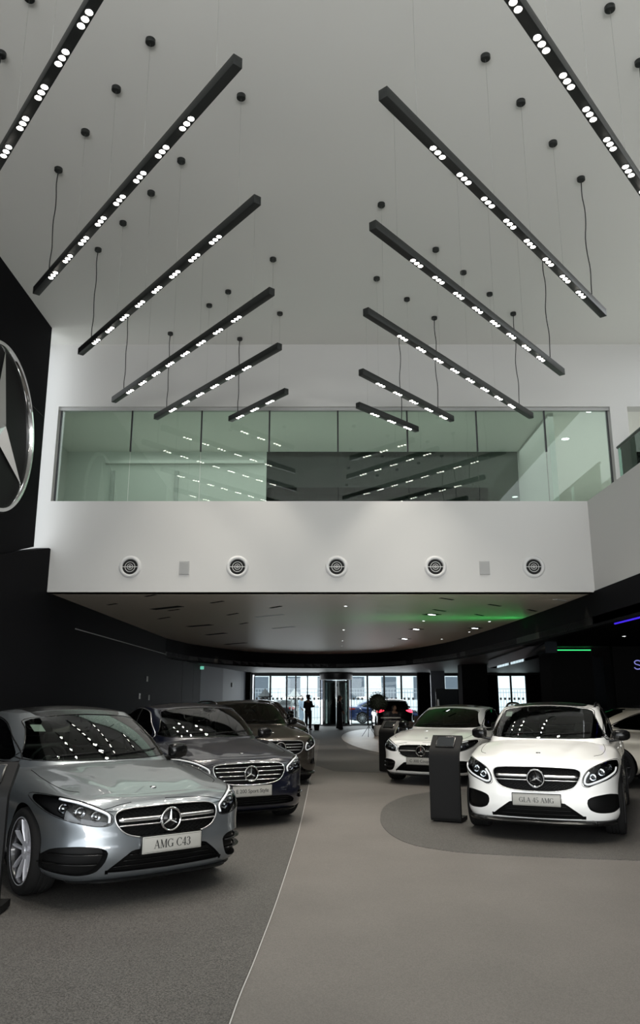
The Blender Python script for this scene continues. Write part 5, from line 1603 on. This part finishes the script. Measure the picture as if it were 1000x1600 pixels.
# television on a stand and sofa on the right
tv = empty('television', (4.55, 28.3, .004), math.radians(8), 'large dark screen on a floor stand between pillar and coupe', 'television')
b = bmesh.new(); box(b, -.42, .42, -.03, .03, 1.15, 1.85, .006); link('bezel', b, M['gloss'], tv, angle=40)
b = bmesh.new(); box(b, -.40, .40, -.034, -.030, 1.17, 1.83); link('screen', b, M['screen'], tv, False)
b = bmesh.new(); box(b, -.04, .04, 0, .05, .03, 1.2); link('column', b, M['bar'], tv, False)
b = bmesh.new(); box(b, -.3, .3, -.2, .25, 0, .03, .006); link('base', b, M['bar'], tv, False)
sf = empty('armchair', (4.05, 31.5, .004), math.radians(190), 'dark brown low armchair behind the white coupe', 'armchair')
b = bmesh.new(); box(b, -.42, .42, -.35, .35, .12, .42, .05); link('seat', b, M['sofa'], sf, angle=40)
b = bmesh.new(); box(b, -.42, .42, .22, .40, .12, .85, .06); link('backrest', b, M['sofa'], sf, angle=40)
for s in (-1, 1):
    b = bmesh.new(); box(b, s * .42 - .08, s * .42 + .08, -.36, .38, .1, .62, .05); link('armrest', b, M['sofa'], sf, angle=40)
    for q in (-.28, .28):
        b = bmesh.new(); cyl(b, (s * .36, q, 0), (s * .36, q, .13), .018, .022, 10); link('leg', b, M['bar'], sf)
vz = empty('ribbed_lamp', (4.12, 27.6, .004), 0, 'white ribbed ornament on a black stand near the dark screen', 'ornament')
b = bmesh.new(); cyl(b, (0, 0, 0), (0, 0, 1.14), .05, .05, 16); lathe(b, [(.001, 0), (.14, 0), (.14, .02), (.05, .03)], 20); link('stand', b, M['bar'], vz)
b = bmesh.new(); lathe(b, [(.001, 1.14)] + [(.045 + .02 * (k % 2) - .002 * k, 1.15 + .028 * k) for k in range(12)] + [(.001, 1.5)], 20); link('ribbed_body', b, M['vent'], vz)
# ================================================================== outside
sbox('floor', 'stone', -30, 40, 46.3, 80, -.25, -.02)
def gate_post(x, y, m, label):
    r = empty('garden_lantern', (x, y, -.02), 0, label, 'lantern', 'lanterns outside the far windows')
    b = bmesh.new(); 
    for sx in (-.2, .2):
        for sy in (-.2, .2): box(b, sx - .03, sx + .03, sy - .03, sy + .03, .0, 1.55)
    box(b, -.28, .28, -.28, .28, 0, .25); box(b, -.24, .24, -.24, .24, 1.45, 1.55); link('post', b, m, r, False)
    b = bmesh.new(); lathe(b, [(.40, 1.60), (.46, 1.68), (.34, 1.72), (.22, 1.86), (.10, 2.0), (.05, 2.08), (.001, 2.12)], 4); link('flared_roof', b, m, r, angle=20)
    b = bmesh.new(); lathe(b, [(.40, 1.60), (.2, 1.55), (.001, 1.55)], 4); link('eave', b, m, r, angle=20)
gate_post(-3.35, 48.2, M['frame'], 'dark lantern with flared roof outside the far left window')
gate_post(-1.6, 49.6, M['grey'], 'pale grey lantern with flared roof outside the far glass door')
fe = empty('railing', (0, 56, 0), 0, 'pale railing running across the view outside the far windows', 'railing')
b = bmesh.new()
for z in (.9, 1.9, 2.15): box(b, -9, 16, -.02, .02, z - .025, z + .025)
link('rails', b, M['fence'], fe, False)
b = bmesh.new()
for k in range(125): box(b, -9 + k * .2, -9 + k * .2 + .03, -.015, .015, 0, 2.1)
tag(link('bars', b, M['fence'], fe, False), kind='stuff')
bd = empty('building', (0, 64, 0), 0, 'pale building facade across the street beyond the railing', 'building')
b = bmesh.new(); box(b, -16, 26, 0, 6, 0, 4.0); link('facade', b, M['facade'], bd, False)
for k in range(9):
    b = bmesh.new(); box(b, -8 + k * 2.6, -6.8 + k * 2.6, -.03, .02, 1.4, 3.2); w_ = link('window', b, M['bluewall'], bd, False)
# ================================================================== daylight, camera, output
def area(name, loc, tgt, sx, sy, e, col=(1, 1, 1)):
    l = bpy.data.lights.new(name, 'AREA'); l.shape = 'RECTANGLE'; l.size = sx; l.size_y = sy; l.energy = e; l.color = col
    o = bpy.data.objects.new(name, l); C.objects.link(o); o.location = loc
    o.rotation_euler = (V(tgt) - V(loc)).to_track_quat('-Z', 'Y').to_euler(); return o
area('daylight_front', (1.5, -9.8, 4.2), (0, 10, 3.6), 13, 7, 480, (.96, .98, 1.0))
area('daylight_low', (1.5, -9.3, 1.0), (1, 1.5, 9), 13, 1.6, 1250, (1.0, .98, .94))
area('daylight_left', (-5.3, -3, 2.2), (0, -1.5, 2.2), 11, 3.6, 230, (.86, .94, 1.0))
area('daylight_slot', (-8.0, 14.65, 6.0), (0, 14.9, 6.0), .6, 4.5, 22, (.92, 1, .93))
area('gallery_fill', (1.0, 16.9, 7.55), (1.0, 16.9, 0), 12, 3.0, 115, (.95, 1, .98))  # added fill lamp that brightens the room behind the glazing
area('corridor_light', (7.5, 20, 7.55), (7.5, 20, 0), 3, 8, 130, (.95, 1, .98))
area('upper_right_light', (8.2, 8, 8.7), (8.2, 8, 0), 3, 12, 200, (.92, .96, 1))
area('daylight_far', (.8, 45.2, 1.5), (.5, 30, 2.6), 9, 2.6, 110, (.95, .98, 1.0))
for x, y in [(.58, 17.37), (.72, 23.6), (2.79, 20.79), (.81, 28.2), (2.9, 31.0), (-2.4, 20.5), (-2.4, 25.0)]:
    l = bpy.data.lights.new('down_spot', 'SPOT'); l.energy = 170; l.spot_size = math.radians(100); l.spot_blend = .6; l.shadow_soft_size = .04; l.color = (1, .92, .80)
    o = bpy.data.objects.new('down_spot', l); C.objects.link(o); o.location = (x, y, ZLOW - .03)
area('green_wash', (5.15, 20.0, ZLOW - .32), (4.95, 20.0, 3.9), .12, 8, 15, (.05, 1, .2))
for x, y in ((-4.65, 30.3), (-4.15, 32.2), (5.25, 19.0), (5.29, 15.5)):
    l = bpy.data.lights.new('fascia_spot', 'SPOT'); l.energy = 8; l.spot_size = math.radians(50); l.spot_blend = .5; l.shadow_soft_size = .02; l.color = (1, .9, .6)
    o = bpy.data.objects.new('fascia_spot', l); C.objects.link(o); o.location = (x * .985, y, ZLOW - .02); o.rotation_euler = (0, math.radians(-8 if x > 0 else 8), 0)
w = bpy.data.worlds.new('overcast_sky'); scene.world = w; w.use_nodes = True
bg = w.node_tree.nodes['Background']; bg.inputs[0].default_value = (.90, .95, 1.0, 1); bg.inputs[1].default_value = 3.2
cam = bpy.data.cameras.new('camera'); co = bpy.data.objects.new('camera', cam); C.objects.link(co)
co.location = (0, 0, CAMH); co.rotation_euler = (PI / 2 + PITCH, 0, 0)
cam.sensor_fit = 'VERTICAL'; cam.sensor_height = 36; cam.lens = 36 * 1200 / 1600; cam.clip_end = 200
scene.camera = co
vs_ = scene.view_settings; vs_.view_transform = 'Standard'; vs_.look = 'None'; vs_.gamma = 1; vs_.exposure = 0; vs_.use_curve_mapping = False
